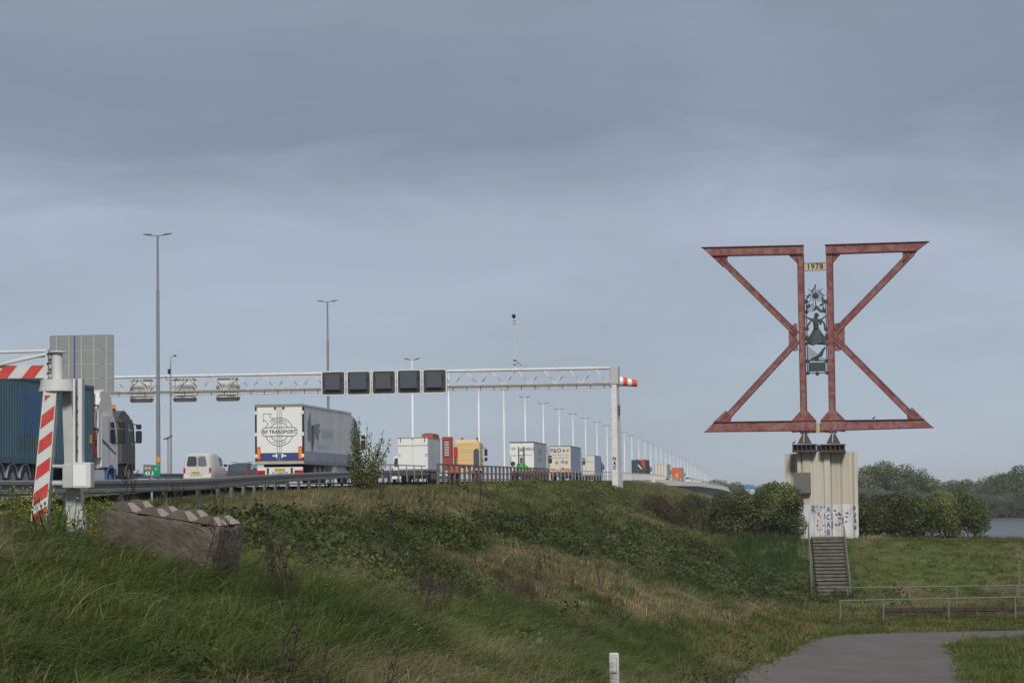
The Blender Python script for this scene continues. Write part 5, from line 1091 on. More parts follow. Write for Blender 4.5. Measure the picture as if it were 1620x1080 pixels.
b_ = MB(); b_.bb(a, c-.1, .7, 3.6, -.6, zt-.03, M['pier3']).bb(a, U_(1330, 700)[0], .3, .7, -.6, zt-.035, M['pier3']).bb(a2, a, 1.2, 3.2, -.6, zt-.08, M['pier3']); b_.build('core', pr_)
(a, b), (c, d) = U_(1257, 772), U_(1282.5, 747); MB().bbox_bev(a, c, -.45, -.05, b-.3, d, .02, mat('grey_cabinet', (.13, .135, .12), .6, dirt=.5)).build('grey_cabinet', pr_)
# graffiti
inkb, inkr, inkk, inkg = mat('blue_spray', (.03, .10, .30), .6), mat('red_spray', (.35, .03, .07), .6), mat('dark_spray', (.06, .07, .10), .6), mat('green_grey_spray', (.10, .18, .16), .6)
def C5(a, b): return pm_.uv(1230+a/6, 780+b/6)
def gtext(s_, a, b, size, m, y, tilt=0, sx=1, bold=.0): x, z = C5(a, b); text(pr_, s_, x, y, z, size, m, tilt=tilt, sx=sx, bold=bold)
for i, ch in enumerate('ACAB'): gtext(ch, 484, 155+i*72, .46, inkb, -.055, sx=.75, bold=.025)
gtext('R', 342, 155, .66, inkg, -.012, sx=.8, bold=.01); gtext('F', 380, 130, .26, inkk, -.012, bold=.01); gtext('A', 412, 132, .26, inkk, -.012, bold=.01); gtext('K', 447, 130, .2, inkk, .05); gtext('H A', 395, 158, .16, inkk, -.012)
gtext('F', 392, 200, .32, inkr, -.012, bold=.03); gtext('T', 405, 225, .24, inkr, -.012, bold=.02); gtext('R', 452, 215, .34, inkr, .05, sx=.7, bold=.03); gtext('S', 385, 262, .22, inkk, -.012); gtext('B', 380, 306, .2, inkr, -.012, bold=.03); gtext('we', 447, 300, .16, inkr, .05, bold=.03)
gtext('17', 388, 352, .3, inkk, -.012, tilt=-.2, sx=.8); gtext('r', 425, 345, .22, inkk, -.012); gtext('e', 450, 358, .24, inkk, .05)
rs = random.Random(4)
b_ = MB()
def scrib(a, b, w, h, m, y, n=9):
    pts = [C5(a+rs.uniform(-w, w), b+rs.uniform(-h, h)) for _ in range(n)]; b_.stroke(pts, .042, m, y-.006, .004)
for a, b, w, h, m, y in ((515, 215, 3, 30, inkb, .23), (516, 300, 3, 40, inkk, .23), (545, 165, 12, 14, inkk, .23), (560, 205, 14, 20, inkg, .23), (590, 190, 14, 22, inkk, .23), (590, 240, 22, 8, inkb, .23), (592, 290, 12, 22, inkr, .23), (558, 300, 12, 18, inkr, .23), (620, 260, 6, 40, inkb, .37), (655, 190, 16, 8, inkb, .51), (650, 225, 12, 12, inkb, .51), (650, 270, 12, 10, inkg, .51),
                         (686, 190, 5, 30, inkk, .61), (697, 260, 8, 30, inkk, .71), (698, 315, 8, 14, inkr, .71), (728, 140, 9, 20, inkk, .65), (730, 200, 10, 28, inkb, .65), (735, 260, 10, 26, inkk, .65), (735, 320, 9, 22, inkb, .65), (310, 200, 10, 40, inkg, .05), (318, 130, 6, 20, inkr, .05)): scrib(a, b, w, h, m, y)
b_.build('scribbles', pr_)
# ------------------------------------------------------------------ stairs
M['step'] = mat('brown_worn_step', (.15, .13, .112), .95, dirt=.8, dcol=(.05, .05, .035), scale=2.5, bump=.6, bscale=14)
sA, sB = P(1293, 941, 127.7), P(1345.5, 941, 127.7); sC, sD = P(1285, 853, 137.2), P(1336, 852, 137.2)
st_ = thing('stone_stairs', (sA.x, 127.7, -5.95), 0, 'worn brown stone stairs climbing to the foot of the beige pier', 'stairs')
NS = 17; rs = random.Random(9)
for i in range(NS):
    u0, u1 = i/NS, (i+1)/NS; y0 = 127.6+9.7*u0; y1 = 127.6+9.7*u1; z1 = -5.9+2.98*u1
    xa = sA.x+(sC.x-sA.x)*u0; xb = sB.x+(sD.x-sB.x)*u0; nn = 1; xs_ = [xa]+[xa+(xb-xa)*(k/nn+rs.uniform(-.06, .06)) for k in range(1, nn)]+[xb]
    for k in range(nn):
        MB().bbox_bev(xs_[k]-sA.x+.006, xs_[k+1]-sA.x-.006, y0-127.7+rs.uniform(-.015, .015), y1-127.7+.12, z1+5.95-.075, z1+5.95+rs.uniform(-.012, .012)+.06, .02, M['step']).build('step_block', st_)
b_ = MB(); b_.add([(-.02, 0, -.2), (sB.x-sA.x+.02, 0, -.2), (sD.x-sA.x, 9.8, 2.86), (sC.x-sA.x, 9.8, 2.86), (-.02, 0, -1.2), (sB.x-sA.x+.02, 0, -1.2), (sD.x-sA.x, 9.8, 1.5), (sC.x-sA.x, 9.8, 1.5)], [(0, 1, 2, 3), (0, 4, 5, 1), (1, 5, 6, 2), (0, 3, 7, 4)], M['wallstone'] if 'wallstone' in M else mat('stair_core', (.085, .075, .066), .95)); b_.build('stair_core', st_)  # gap shadow between the steps put into the core's dark colour
def handrail(name, label, p0, p1, hgt=.75):
    p0, p1 = Vector(p0), Vector(p1); r = thing(name, p0, 0, label, 'handrail')
    q = p1-p0; b_ = MB(); b_.tube([(0, 0, hgt), (q.x, q.y, q.z+hgt)], .038, M['oldgalv'], 8); b_.build('rail', r)
    for u in (0.0, .5, 1.0): MB().tube([(q.x*u, q.y*u, q.z*u-.3), (q.x*u, q.y*u, q.z*u+hgt)], .03, M['oldgalv'], 8).build('post', r)
a0, a1 = P(1284, 922, 128), P(1279, 830, 137.5); handrail('handrail', 'left grey handrail of the stairs, beside the bright green grass', (a0.x, 128, a0.z-.72), (a1.x, 137.5, a1.z-.72))
a0, a1 = P(1345, 920, 128), P(1335, 832, 137.5); handrail('handrail', 'right grey handrail of the stairs, beside the mown slope', (a0.x, 128, a0.z-.72), (a1.x, 137.5, a1.z-.72))
# ------------------------------------------------------------------ low rails beside the road
def lowrail(name, label, p0, p1, posts):
    a, b = P(*p0), P(*p1); r = thing(name, (a.x, a.y, gz(a.x, a.y)), 0, label, 'railing'); O = Vector((a.x, a.y, gz(a.x, a.y)))
    MB().tube([a-O, b-O], .026, M['oldgalv'], 8).build('rail', r); d = (b-a)
    for px in posts:
        u = (px-p0[0])/(p1[0]-p0[0]); q = a+d*u-O; g_ = gz(a.x+d.x*u, a.y+d.y*u)-O.z
        MB().tube([(q.x, q.y, g_-.3), (q.x, q.y, q.z)], .034, M['oldgalv'], 8).build('post', r)
    return r
lowrail('low_rail', 'front low grey pipe rail behind the road bend', (1327, 949.5, 107.5), (1760, 941, 107.5), (1329, 1397, 1500.5, 1606, 1712))
lowrail('low_rail', 'rear low grey pipe rail at the foot of the mown slope', (1322, 929.5, 124.5), (1760, 923, 124.5), (1341, 1438, 1513.5, 1609, 1706))
p_ = P(1613, 945, 121); q_ = P(1612, 884, 121); tp = thing('thin_post', (p_.x, 121, gz(p_.x, 121)), 0, 'tall thin grey post at the right edge behind the pipe rails', 'post'); MB().tube([(0, 0, -.2), (0, 0, q_.z-gz(p_.x, 121))], .03, M['oldgalv'], 8).build('pole', tp)
# old retaining wall in the ditch
rw = thing('retaining_wall', (15.5, 111, -6.08), 0, 'low reddish brown stone retaining wall behind the front pipe rail', 'wall'); rs = random.Random(3)
M['wallstone'] = mat('mossy_red_brown_stone', (.055, .036, .030), .95, dirt=.8, dcol=(.025, .03, .014), scale=3, bump=.6)
for j in range(2):
    x = 1.2+rs.uniform(0, .5)
    while x < 11:
        w_ = rs.uniform(.7, 1.1); MB().bbox_bev(x+.012, x+w_-.012, rs.uniform(-.02, .02)+j*.12, .5+j*.12, j*.22+.01, j*.22+.215, .02, M['wallstone']).build('stone', rw); x += w_
# birds
def bird(px, py, Y, label):
    p = pm_.uv(px, py); w_ = mbase+pm_.x*p[0]+Vector((0, 0, p[1])); r = thing('bird', w_, .5, label, 'bird')
    b_ = MB(); rings = []
    for x, z, rr in ((-.24, .05, .012), (-.12, .09, .05), (0, .13, .085), (.09, .19, .07), (.14, .25, .045), (.18, .27, .04), (.22, .265, .012), (.26, .255, .004)):
        rings.append([(x, rr*math.cos(2*math.pi*k/8)*.8, z+rr*math.sin(2*math.pi*k/8)) for k in range(8)])
    r.scale = (.62, .62, .62); b_.loft(rings, M['black'], True, True); b_.build('body', r); b_ = MB(); b_.beam((0, .03, 0), (0, .03, .1), .012, .012, M['black']).beam((0, -.03, 0), (0, -.03, .1), .012, .012, M['black']); b_.build('leg', r)
bird(1382.5, 663, 141, 'black bird perched on the lower right red beam'); bird(1256, 702, 141, 'black bird perched on the brown base frame at the pier top')
# ------------------------------------------------------------------ vegetation
leafmat('g_green', (.030, .058, .009), (.070, .125, .019), (.14, .18, .04)); leafmat('g_olive', (.07, .07, .02), (.15, .145, .045), (.24, .21, .09)); leafmat('g_dry', (.13, .10, .055), (.30, .235, .14), (.46, .37, .24), tr=.15)
leafmat('bramble', (.020, .034, .009), (.064, .088, .022), (.14, .15, .05), rough=.6, tr=.2); leafmat('lightleaf', (.035, .050, .012), (.10, .125, .032), (.19, .19, .06), tr=.2); leafmat('nettle', (.028, .050, .012), (.052, .095, .022), (.07, .115, .03)); leafmat('deadleaf', (.035, .027, .018), (.10, .075, .05), (.18, .135, .09))
leafmat('short_g', (.040, .062, .012), (.11, .115, .027), (.22, .16, .055), wscale=.22); M['stalkbrown'] = mat('dead_stalk', (.045, .03, .024), .9); M['flower'] = mat('yellow_flower', (.45, .36, .03), .7)
leafmat('redleaf', (.030, .016, .014), (.085, .042, .036), (.14, .085, .07)); leafmat('hedge', (.028, .044, .012), (.085, .115, .034), (.22, .24, .10), rough=.5, tr=.15, wscale=.6); leafmat('hedgebrown', (.04, .04, .015), (.12, .11, .045), (.22, .195, .09), rough=.5, tr=.15, wscale=.6)
leafmat('tree_green', (.042, .060, .026), (.085, .11, .042), (.16, .17, .07), wscale=.06, tr=.15); leafmat('tree_grey', (.08, .095, .07), (.125, .14, .10), (.17, .18, .13), wscale=.06, tr=.15); M['bark'] = mat('bark', (.06, .05, .04), .95, dirt=.5)
leafmat('reed', (.06, .05, .03), (.11, .09, .05), (.16, .13, .08), wscale=.1)
pcol = bpy.data.collections.new('plant_prototypes')
PR = {}
def proto_add(key, name, mb):
    me = mb.mesh(name); o = bpy.data.objects.new(name, me); c = PR.setdefault(key, bpy.data.collections.new('prototypes_'+key)); c.objects.link(o)
def strands(b_, n, h, spread, w, m):
    for i in range(n): blade(b_, random.uniform(-spread, spread), random.uniform(-spread, spread), h*random.uniform(1.05, 1.5), random.gauss(.3, 1.2), random.uniform(1.1, 1.9), w, m, 5)
def blade(b_, x, y, h, az, lean, w, m, seg=3, z0=-.03):
    dx, dy = math.cos(az), math.sin(az); px, py = -dy, dx; f = random.uniform(-.4, .4); px, py = px+dx*f, py+dy*f
    L, Rr = [], []
    for i in range(seg+1):
        u = i/seg; hh = h*(u-.38*lean*u*u*u); r = lean*h*u*u*.95; ww = w*(1-.8*u)*.5
        c = (x+dx*r, y+dy*r, z0+hh); L.append((c[0]+px*ww, c[1]+py*ww, c[2])); Rr.append((c[0]-px*ww, c[1]-py*ww, c[2]))
    v = []
    for a, c in zip(L, Rr): v += [a, c]
    b_.add(v, [(2*i, 2*i+1, 2*i+3, 2*i+2) for i in range(seg)], m)
def grass(key, name, n, h, spread, w, mats, lean=(.2, .9), variants=4, wind=None, heads=0, headm=None):
    for k in range(variants):
        b_ = MB(); base = random.uniform(0, 6.28)
        for i in range(n):
            r = spread*math.sqrt(random.random()); a = random.uniform(0, 6.28); az = (wind+random.gauss(0, .9)) if wind is not None and random.random() < .65 else random.uniform(0, 6.28)
            blade(b_, r*math.cos(a), r*math.sin(a), h*random.uniform(.5, 1.15), az, random.uniform(*lean), w*random.uniform(.6, 1.3), random.choice(mats))
        for i in range(heads):
            r = spread*random.random(); a = random.uniform(0, 6.28); x, y = r*math.cos(a), r*math.sin(a); az = random.uniform(0, 6.28); hh = h*random.uniform(1.1, 1.5); l = random.uniform(.05, .3)
            tip = (x+math.cos(az)*l*hh, y+math.sin(az)*l*hh, hh); b_.beam((x, y, 0), tip, w*.45, w*.45, headm)
            b_.add([(tip[0]-w*.5, tip[1], tip[2]-.07), (tip[0]+w*.5, tip[1], tip[2]-.07), (tip[0]+w*.2, tip[1], tip[2]+.03), (tip[0]-w*.2, tip[1], tip[2]+.03)], [(0, 1, 2, 3)], headm)
        if key in ('G', 'T'): strands(b_, 1 if key == 'G' else 3, h, spread, w*.7, MATS['g_olive' if (key == 'G' and k % 2) else 'g_dry'])
        proto_add(key, name, b_)
G_, O_, DR = MATS['g_green'], MATS['g_olive'], MATS['g_dry']
random.seed(11)
grass('G', 'green_tuft', 38, .38, .22, .011, [G_, G_, G_, G_, O_], (.5, 1.6), 6, wind=.3)
grass('T', 'dry_tuft', 30, .46, .22, .007, [DR, DR, O_, G_], (.5, 1.8), 6, wind=.2, heads=0)
grass('Gf', 'green_tuft_far', 22, .34, .28, .026, [G_, G_, O_], (.3, 1.4), 5, wind=.3)
grass('Tf', 'dry_tuft_far', 22, .36, .28, .020, [DR, DR, O_, G_], (.4, 1.6), 5, wind=.2, heads=0)
grass('S', 'short_tuft', 22, .12, .28, .035, [MATS['short_g']], (.3, 1.0), 4)
grass('N', 'tall_green_tuft', 18, .5, .3, .04, [MATS['nettle']], (.1, .5), 4)
def leafy(key, name, n, rad, hgt, size, mats, variants=4, stems=0):
    for k in range(variants):
        b_ = MB()
        for i in range(n):
            a = random.uniform(0, 6.28); e = random.random()**.6; r = rad*math.sqrt(random.random()); z = hgt*(1-(r/rad)**2)*e+random.uniform(-.02, .05)
            leaf(b_, (r*math.cos(a), r*math.sin(a), z), size*random.uniform(.6, 1.3), random.choice(mats), up=.6)
        for i in range(stems):
            a = random.uniform(0, 6.28); l = rad*random.uniform(.8, 1.5); b_.tube([(0, 0, .05), (math.cos(a)*l*.5, math.sin(a)*l*.5, hgt*1.1), (math.cos(a)*l, math.sin(a)*l, hgt*.8)], .006, M['stalkbrown'], 3, False)
        proto_add(key, name, b_)
def leaf(b_, c, s, m, up=.5):
    n_ = Vector((random.gauss(0, 1), random.gauss(0, 1), abs(random.gauss(0, 1))*up*2+.1)).normalized(); t_ = n_.orthogonal().normalized(); t_ = (Matrix.Rotation(random.uniform(0, 6.28), 3, n_) @ t_); q = n_.cross(t_); c = Vector(c)
    b_.add([c-t_*s*.5, c+q*s*.32-n_*s*.08, c+t_*s*.55-n_*s*.12, c-q*s*.32-n_*s*.08], [(0, 1, 2, 3)], m)
leafy('B', 'bramble_clump', 130, .36, .38, .058, [MATS['bramble']], 5, 0); leafy('Bf', 'bramble_clump_far', 110, .46, .38, .085, [MATS['bramble']], 4, 0); leafy('L', 'leafy_clump', 130, .42, .25, .065, [MATS['lightleaf']], 4, 0)
leafy('W', 'dead_weed_clump', 110, .38, .42, .05, [MATS['deadleaf'], MATS['deadleaf'], MATS['bramble']], 4, 2)
for k in range(4):
    b_ = MB()
    for i in range(3):
        x, y = random.uniform(-.12, .12), random.uniform(-.12, .12); h = random.uniform(.7, 1.25); l = random.uniform(-.25, .25); b_.tube([(x, y, -.05), (x+l*.4, y, h*.5), (x+l, y+.1*l, h)], [.011, .009, .004], M['stalkbrown'], 4, False)
        for j in range(7):
            u = random.uniform(.4, 1); a = random.uniform(0, 6.28); p0 = Vector((x+l*u*.9, y, h*u)); b_.tube([p0, p0+Vector((math.cos(a)*.1, math.sin(a)*.1, .14))], .006, M['stalkbrown'], 3, False)
            for _ in range(3): leaf(b_, p0+Vector((math.cos(a)*.08*random.random(), math.sin(a)*.08, .12*random.random())), .04, M['stalkbrown'])
    proto_add('D', 'dead_stalk', b_)
for k in range(3):
    b_ = MB()
    for i in range(6):
        x, y = random.uniform(-.2, .2), random.uniform(-.2, .2); h = random.uniform(.35, .62); b_.tube([(x, y, 0), (x+.03, y, h)], .004, G_, 3, False)
        for _ in range(5): leaf(b_, (x+random.uniform(-.04, .07), y+random.uniform(-.05, .05), h+random.uniform(-.05, .02)), .026, M['flower'], 2)
        for _ in range(8): leaf(b_, (x+random.uniform(-.05, .05), y+random.uniform(-.05, .05), h*random.random()), .05, G_)
    proto_add('Y', 'yellow_flower', b_)
for k in range(4):
    b_ = MB()
    for i in range(26): blade(b_, random.uniform(-1.5, 1.5), random.uniform(-.6, .6), random.uniform(.8, 1.8), random.uniform(0, 6.28), random.uniform(.1, .5), .25, MATS['reed'])
    proto_add('R', 'reed_clump', b_)
def scatter(name, label, key, pts, scl, rot):
    if len(pts) == 0: return
    me = bpy.data.meshes.new(name); me.vertices.add(len(pts)); me.vertices.foreach_set('co', np.asarray(pts, np.float32).ravel())
    a = me.attributes.new('rot', 'FLOAT_VECTOR', 'POINT'); a.data.foreach_set('vector', np.asarray(rot, np.float32).ravel())
    a = me.attributes.new('scl', 'FLOAT', 'POINT'); a.data.foreach_set('value', np.asarray(scl, np.float32).ravel())
    nv = len(PR[key].objects); a = me.attributes.new('pick', 'INT', 'POINT'); a.data.foreach_set('value', rng.integers(0, nv, len(pts)).astype(np.int32))
    me.update(); o = bpy.data.objects.new(name, me); link(o); tag(o, label, kind='stuff')
    g = bpy.data.node_groups.new('scatter_'+name, 'GeometryNodeTree'); g.interface.new_socket('Geometry', in_out='INPUT', socket_type='NodeSocketGeometry'); g.interface.new_socket('Geometry', in_out='OUTPUT', socket_type='NodeSocketGeometry')
    gi, go2 = N(g, 'NodeGroupInput'), N(g, 'NodeGroupOutput'); ip = N(g, 'GeometryNodeInstanceOnPoints'); ci = N(g, 'GeometryNodeCollectionInfo')
    ci.inputs['Collection'].default_value = PR[key]; ci.inputs['Separate Children'].default_value = True; ci.inputs['Reset Children'].default_value = True
    g.links.new(gi.outputs[0], ip.inputs['Points']); g.links.new(ci.outputs[0], ip.inputs['Instance']); ip.inputs['Pick Instance'].default_value = True
    for nm, ty, so in (('pick', 'INT', 'Instance Index'), ('rot', 'FLOAT_VECTOR', 'Rotation'), ('scl', 'FLOAT', 'Scale')):
        na = N(g, 'GeometryNodeInputNamedAttribute', data_type=ty); na.inputs['Name'].default_value = nm
        g.links.new(na.outputs['Attribute'], ip.inputs[so])
    g.links.new(ip.outputs[0], go2.inputs[0]); md = o.modifiers.new('scatter', 'NODES'); md.node_group = g; return o
wl = widen(La, Ra, .07); wr = widen(Ra, La, .03); poly = np.array(wl+wr[::-1])
def inpoly(X, Y):
    r = np.zeros(X.shape, bool); n = len(poly); j = n-1
    for i in range(n):
        c = ((poly[i, 1] > Y) != (poly[j, 1] > Y)) & (X < (poly[j, 0]-poly[i, 0])*(Y-poly[i, 1])/(poly[j, 1]-poly[i, 1]+1e-9)+poly[i, 0]); r ^= c; j = i
    return r
def cand(y0, y1, dens_, oside=-19.5):
    xm = .214*y1*1.14+1; n = int((y1-y0)*2*xm*dens_); X = rng.uniform(-xm, xm, n); Y = rng.uniform(y0, y1, n)
    k = (np.abs(X) < .214*Y*1.14+1) & (X-RD*Y > oside) & ~inpoly(X, Y); X, Y = X[k], Y[k]; Z = ground(X, Y)
    k = (Z > -6.5) | (Y < 150)
    k &= ~((np.abs(X-mo.x*Y/40) < .34) & (Y > 18) & (Y < 40.4))
    # stairs, pier, block
    k &= ~((Y > 127.2) & (Y < 137.6) & (X > 15.75+(Y-127.6)*.08) & (X < 18.35+(Y-127.6)*.08)); k &= ~((Y > 138.5) & (Y < 144) & (X > 16) & (X < 20.5))
    return X[k], Y[k], Z[k]
pools = {}
def put(key, X, Y, Z, smin, smax, tilt=.25):
    nz = 1+.24*np.sin(X*1.9+1.3*np.sin(Y*1.1))*np.sin(Y*1.25+1.1*np.sin(X*.9)); edge = np.where((X-RD*Y < -14.2) & (Y > 42), np.where(Y > 68, .7, .5), 1.0)
    pools.setdefault(key, []).append((np.stack([X, Y, Z], 1), rng.uniform(smin, smax, len(X))*(nz if key in ('G', 'T', 'Gf', 'Tf') else nz**2 if key in ('B', 'Bf', 'L') else 1)*edge, np.stack([rng.uniform(-tilt, tilt, len(X)), rng.uniform(-tilt, tilt, len(X)), rng.uniform(-.8, .8, len(X)) if key in ('G', 'T', 'Gf', 'Tf') else rng.uniform(0, 6.28, len(X))], 1)))
for y0, y1, dn, far in ((12, 22, 42, 0), (22, 34, 38, 0), (34, 50, 27, 0), (50, 70, 17, 0), (70, 100, 9.5, 1), (100, 152, 6.5, 1), (152, 330, 2.2, 1)):
    X, Y, Z = cand(y0, y1, dn); w = patch(X, Y, Z); w += rng.gumbel(0, .075, w.shape); kd = np.argmax(w, 0)
    for i, c in enumerate(KINDS):
        k = kd == i; x, y, z = X[k], Y[k], Z[k]
        if len(x) == 0: continue
        if c == 'G': put('Gf' if far else 'G', x, y, z, .7, 1.4)
        elif c == 'T': put('Tf' if far else 'T', x, y, z, .6, 1.1)
        elif c == 'B': s_ = slice(None, None, 2) if far else np.arange(len(x)) % 3 != 0; put('Bf' if far else 'B', x[s_], y[s_], z[s_], .7, 1.5); q = slice(1, None, 4 if far else 6); put('Tf' if far else 'T', x[q], y[q], z[q], .8, 1.25); q = slice(2, None, 6); put('Gf' if far else 'G', x[q], y[q], z[q], .8, 1.3); q = slice(3, None, 90); put('D', x[q], y[q], z[q], .4, .8)
        elif c == 'L': s_ = slice(None, None, 2); put('L', x[s_], y[s_], z[s_], .6, 1.4); put('Gf', x[1::4], y[1::4], z[1::4], .6, 1.1); put('Tf', x[3::4], y[3::4], z[3::4], .6, 1.1)
        elif c == 'Y': s_ = slice(None, None, 8); put('Y', x[s_], y[s_], z[s_], .7, 1.3); put('G', x[1::3], y[1::3], z[1::3], .6, 1.1); put('T', x[2::3], y[2::3], z[2::3], .7, 1.1)
        elif c == 'S': put('S', x, y, z, .8, 1.6)
        elif c == 'N': put('N', x, y, z, .8, 1.4)
        elif c == 'D': s_ = slice(None, None, 30); put('D', x[s_], y[s_], z[s_], .5, 1.0); put('W', x[1::2], y[1::2], z[1::2], .5, 1.0); put('T' if not far else 'Tf', x[2::3], y[2::3], z[2::3], .7, 1.1)
# individual dead stalks and flower heads where the photo shows them
sp = [(340, 915), (332, 935), (447, 965), (455, 975), (430, 950), (655, 985), (668, 1000), (690, 1015), (735, 960), (745, 975), (872, 905), (860, 915), (945, 905), (950, 935), (985, 925), (600, 830), (655, 800), (670, 812), (740, 795), (752, 805), (768, 800), (360, 855), (845, 985), (905, 945), (700, 985), (980, 990), (1065, 905), (240, 880), (262, 868), (120, 790), (210, 850)]
pts = [hit(px+random.uniform(-4, 4), py, 14) for px, py in sp ]; pts = np.array([tuple(p) for p in pts]); put('D', pts[:, 0], pts[:, 1], pts[:, 2], .6, 1.05, .1)
fl = [(600, 830), (608, 826), (645, 862), (648, 858), (528, 965), (622, 1035), (668, 1052), (868, 1025), (992, 1045), (1000, 1052), (70, 848), (100, 838), (140, 845), (30, 852), (170, 850), (15, 862)]
pts = np.array([tuple(hit(px, py, 14)) for px, py in fl]); put('Y', pts[:, 0], pts[:, 1], pts[:, 2], .6, 1.0)
for a_, b2, key, m_ in ((345, 868, 'B', 14), (385, 868, 'B', 18), (405, 850, 'B', 12), (370, 862, 'B', 18), (330, 880, 'W', 8), (300, 885, 'G', 14), (385, 880, 'B', 14), (350, 880, 'G', 14), (392, 880, 'G', 14), (300, 888, 'T', 12), (240, 884, 'W', 6), (190, 884, 'T', 10), (275, 880, 'W', 5), (400, 885, 'B', 8)):
    h_ = hit(a_, b2, 20, 60); X = h_.x+rng.normal(0, .17, m_); Y = h_.y+rng.normal(0, .15, m_); put(key, X, Y, ground(X, Y), .8, 1.5)
for sx_, sy_, sm_, wd in ((15.7, 127.9, 16, .12), (18.3, 127.9, 16, .12), (17.0, 127.6, 26, .9)):
    u_ = rng.random(sm_)*(1 if wd < .5 else .08); X = sx_+u_*.75+rng.normal(0, wd, sm_); Y = sy_+u_*9.2; put('Bf', X, Y, -5.85+2.95*u_, .25, .55)
for E_, sg in ((La, -1), (Ra, 1)):
    E_ = np.array([p[:2] for p in E_]); k_ = rng.integers(0, len(E_)-1, 900); u_ = rng.random(900)[:, None]; q_ = E_[k_]*(1-u_)+E_[k_+1]*u_
    X = q_[:, 0]+rng.normal(sg*.28, .2, 900); Y = q_[:, 1]+rng.normal(0, .15, 900); m_ = (Y > 60) & (Y < 101); put('S', X[m_], Y[m_], ground(X[m_], Y[m_]), .5, 1.1)
# reeds on the far bank
xx = rng.uniform(-40, 180, 1400); yy = rng.uniform(486, 500, 1400); put('R', xx, yy, ground(xx, yy), .5, 1.1, .1)
VN = {'G': ('grass', 'long green grass covering the near slope'), 'T': ('dry_grass', 'dry tan grass with seed heads on the slope'), 'Gf': ('far_grass', 'green grass higher up the embankment'), 'Tf': ('far_dry_grass', 'dry tan grass higher up the embankment'), 'S': ('short_grass', 'short olive grass beside the road and on the mown slope'), 'N': ('tall_green_grass', 'bright green tall grass left of the stairs'),
      'B': ('brambles', 'dark green bramble thicket on the near slope'), 'Bf': ('far_brambles', 'dark bramble band running down the embankment'), 'L': ('leafy_ground_cover', 'low leafy ground cover on the embankment crest'), 'D': ('dead_stalks', 'dark dead weed stalks standing in the grass'), 'Y': ('yellow_flowers', 'small yellow flowers among the grass'), 'W': ('dead_weeds', 'brown withered weed patches on the slope'), 'R': ('reeds', 'brown reeds along the far bank')}
for key, L in pools.items():
    scatter(VN[key][0], VN[key][1], key, np.concatenate([l[0] for l in L]), np.concatenate([l[1] for l in L]), np.concatenate([l[2] for l in L]))
# ------------------------------------------------------------------ leaf masses
def leafmass(name, lobes, n, size, mats, shell=.55, flat=1.0, drop=0):
    """lobes: (x, y, z, rx, ry, rz); quads spread through the outer part of the volume"""
    lo = np.array(lobes); vol = lo[:, 3]*lo[:, 4]*lo[:, 5]; idx = rng.choice(len(lo), n, p=vol/vol.sum()); d = rng.normal(size=(n, 3)); d /= np.linalg.norm(d, axis=1)[:, None]
    r = rng.uniform(shell**3, 1, n)**(1/3); r *= 1+.10*np.sin(d[:, 0]*7+idx)*np.sin(d[:, 2]*6+idx*2)+rng.normal(0, .025, n)
    c = lo[idx, :3]+d*lo[idx, 3:6]*r[:, None]
    nn = d+rng.normal(0, .75, (n, 3)); nn /= np.linalg.norm(nn, axis=1)[:, None]; t_ = np.cross(nn, rng.normal(size=(n, 3))); t_ /= np.linalg.norm(t_, axis=1)[:, None]; q = np.cross(nn, t_); s_ = size*rng.uniform(.5, 1.3, n)[:, None]
    v = np.stack([c-t_*s_*.5, c+q*s_*.36-nn*s_*.1, c+t_*s_*.5-nn*s_*.1, c-q*s_*.36-nn*s_*.1], 1).reshape(-1, 3)
    if drop is not None: k = c[:, 2] > drop; v = v.reshape(-1, 4, 3)[k].reshape(-1, 3)
    f = np.arange(len(v)).reshape(-1, 4); return fast_mesh(name, v, f, mats, mi=rng.integers(0, len(mats), len(f)))
def lobes_box(w, d, h, n, r0, zb=0.1):
    L = []
    for i in range(n):
        r = r0*random.uniform(.75, 1.25); L.append((random.uniform(-w/2+r*.8, w/2-r*.8), random.uniform(-d/2+r*.6, d/2-r*.6), random.uniform(zb+r*.7, h-r*.85), r, r*.9, r*.9))
    return L
def shrub(name, X, Y, w, d, h, label, mats, n, group=None, size=.12, stems=10, nl=24, r0=.72, shell=.5):
    z = gz(X, Y); r = thing(name, (X, Y, z), 0, label, 'shrub', group)
    o = bpy.data.objects.new('foliage', leafmass('foliage', lobes_box(w, d, h, nl, r0), n, size, mats, shell)); link(o, r)
    b_ = MB()
    for i in range(stems):
        x, y = random.uniform(-w*.4, w*.4), random.uniform(-d*.3, d*.3); b_.tube([(x, y, -.2), (x+random.uniform(-.2, .2), y, h*.35), (x+random.uniform(-.5, .5), y+random.uniform(-.3, .3), h*.75)], [.05, .04, .015], M['bark'], 5, False)
    b_.build('stems', r); return r
random.seed(5)
H1, H2 = [MATS['hedge']], [MATS['hedgebrown'], MATS['hedge']]
for px, w, h, n, mt, lab in ((1155, 3.0, 2.9, 9000, H2, 'brownish rounded shrub at the left end of the hedge left of the pier'), (1205, 3.4, 3.05, 13000, H1, 'dense green shrub in the middle of the hedge left of the pier'), (1237, 2.6, 3.5, 16000, H1, 'dense dark shrub touching the left side of the pier')):
    p = P(px, 845, 146); shrub('hedge_shrub', P(px, 845, 139.6).x if px > 1230 else p.x, 139.6 if px > 1230 else 144.5, w+.2, 2.8, h, lab, mt, int(n*1.3), 'shrubs left of the pier')
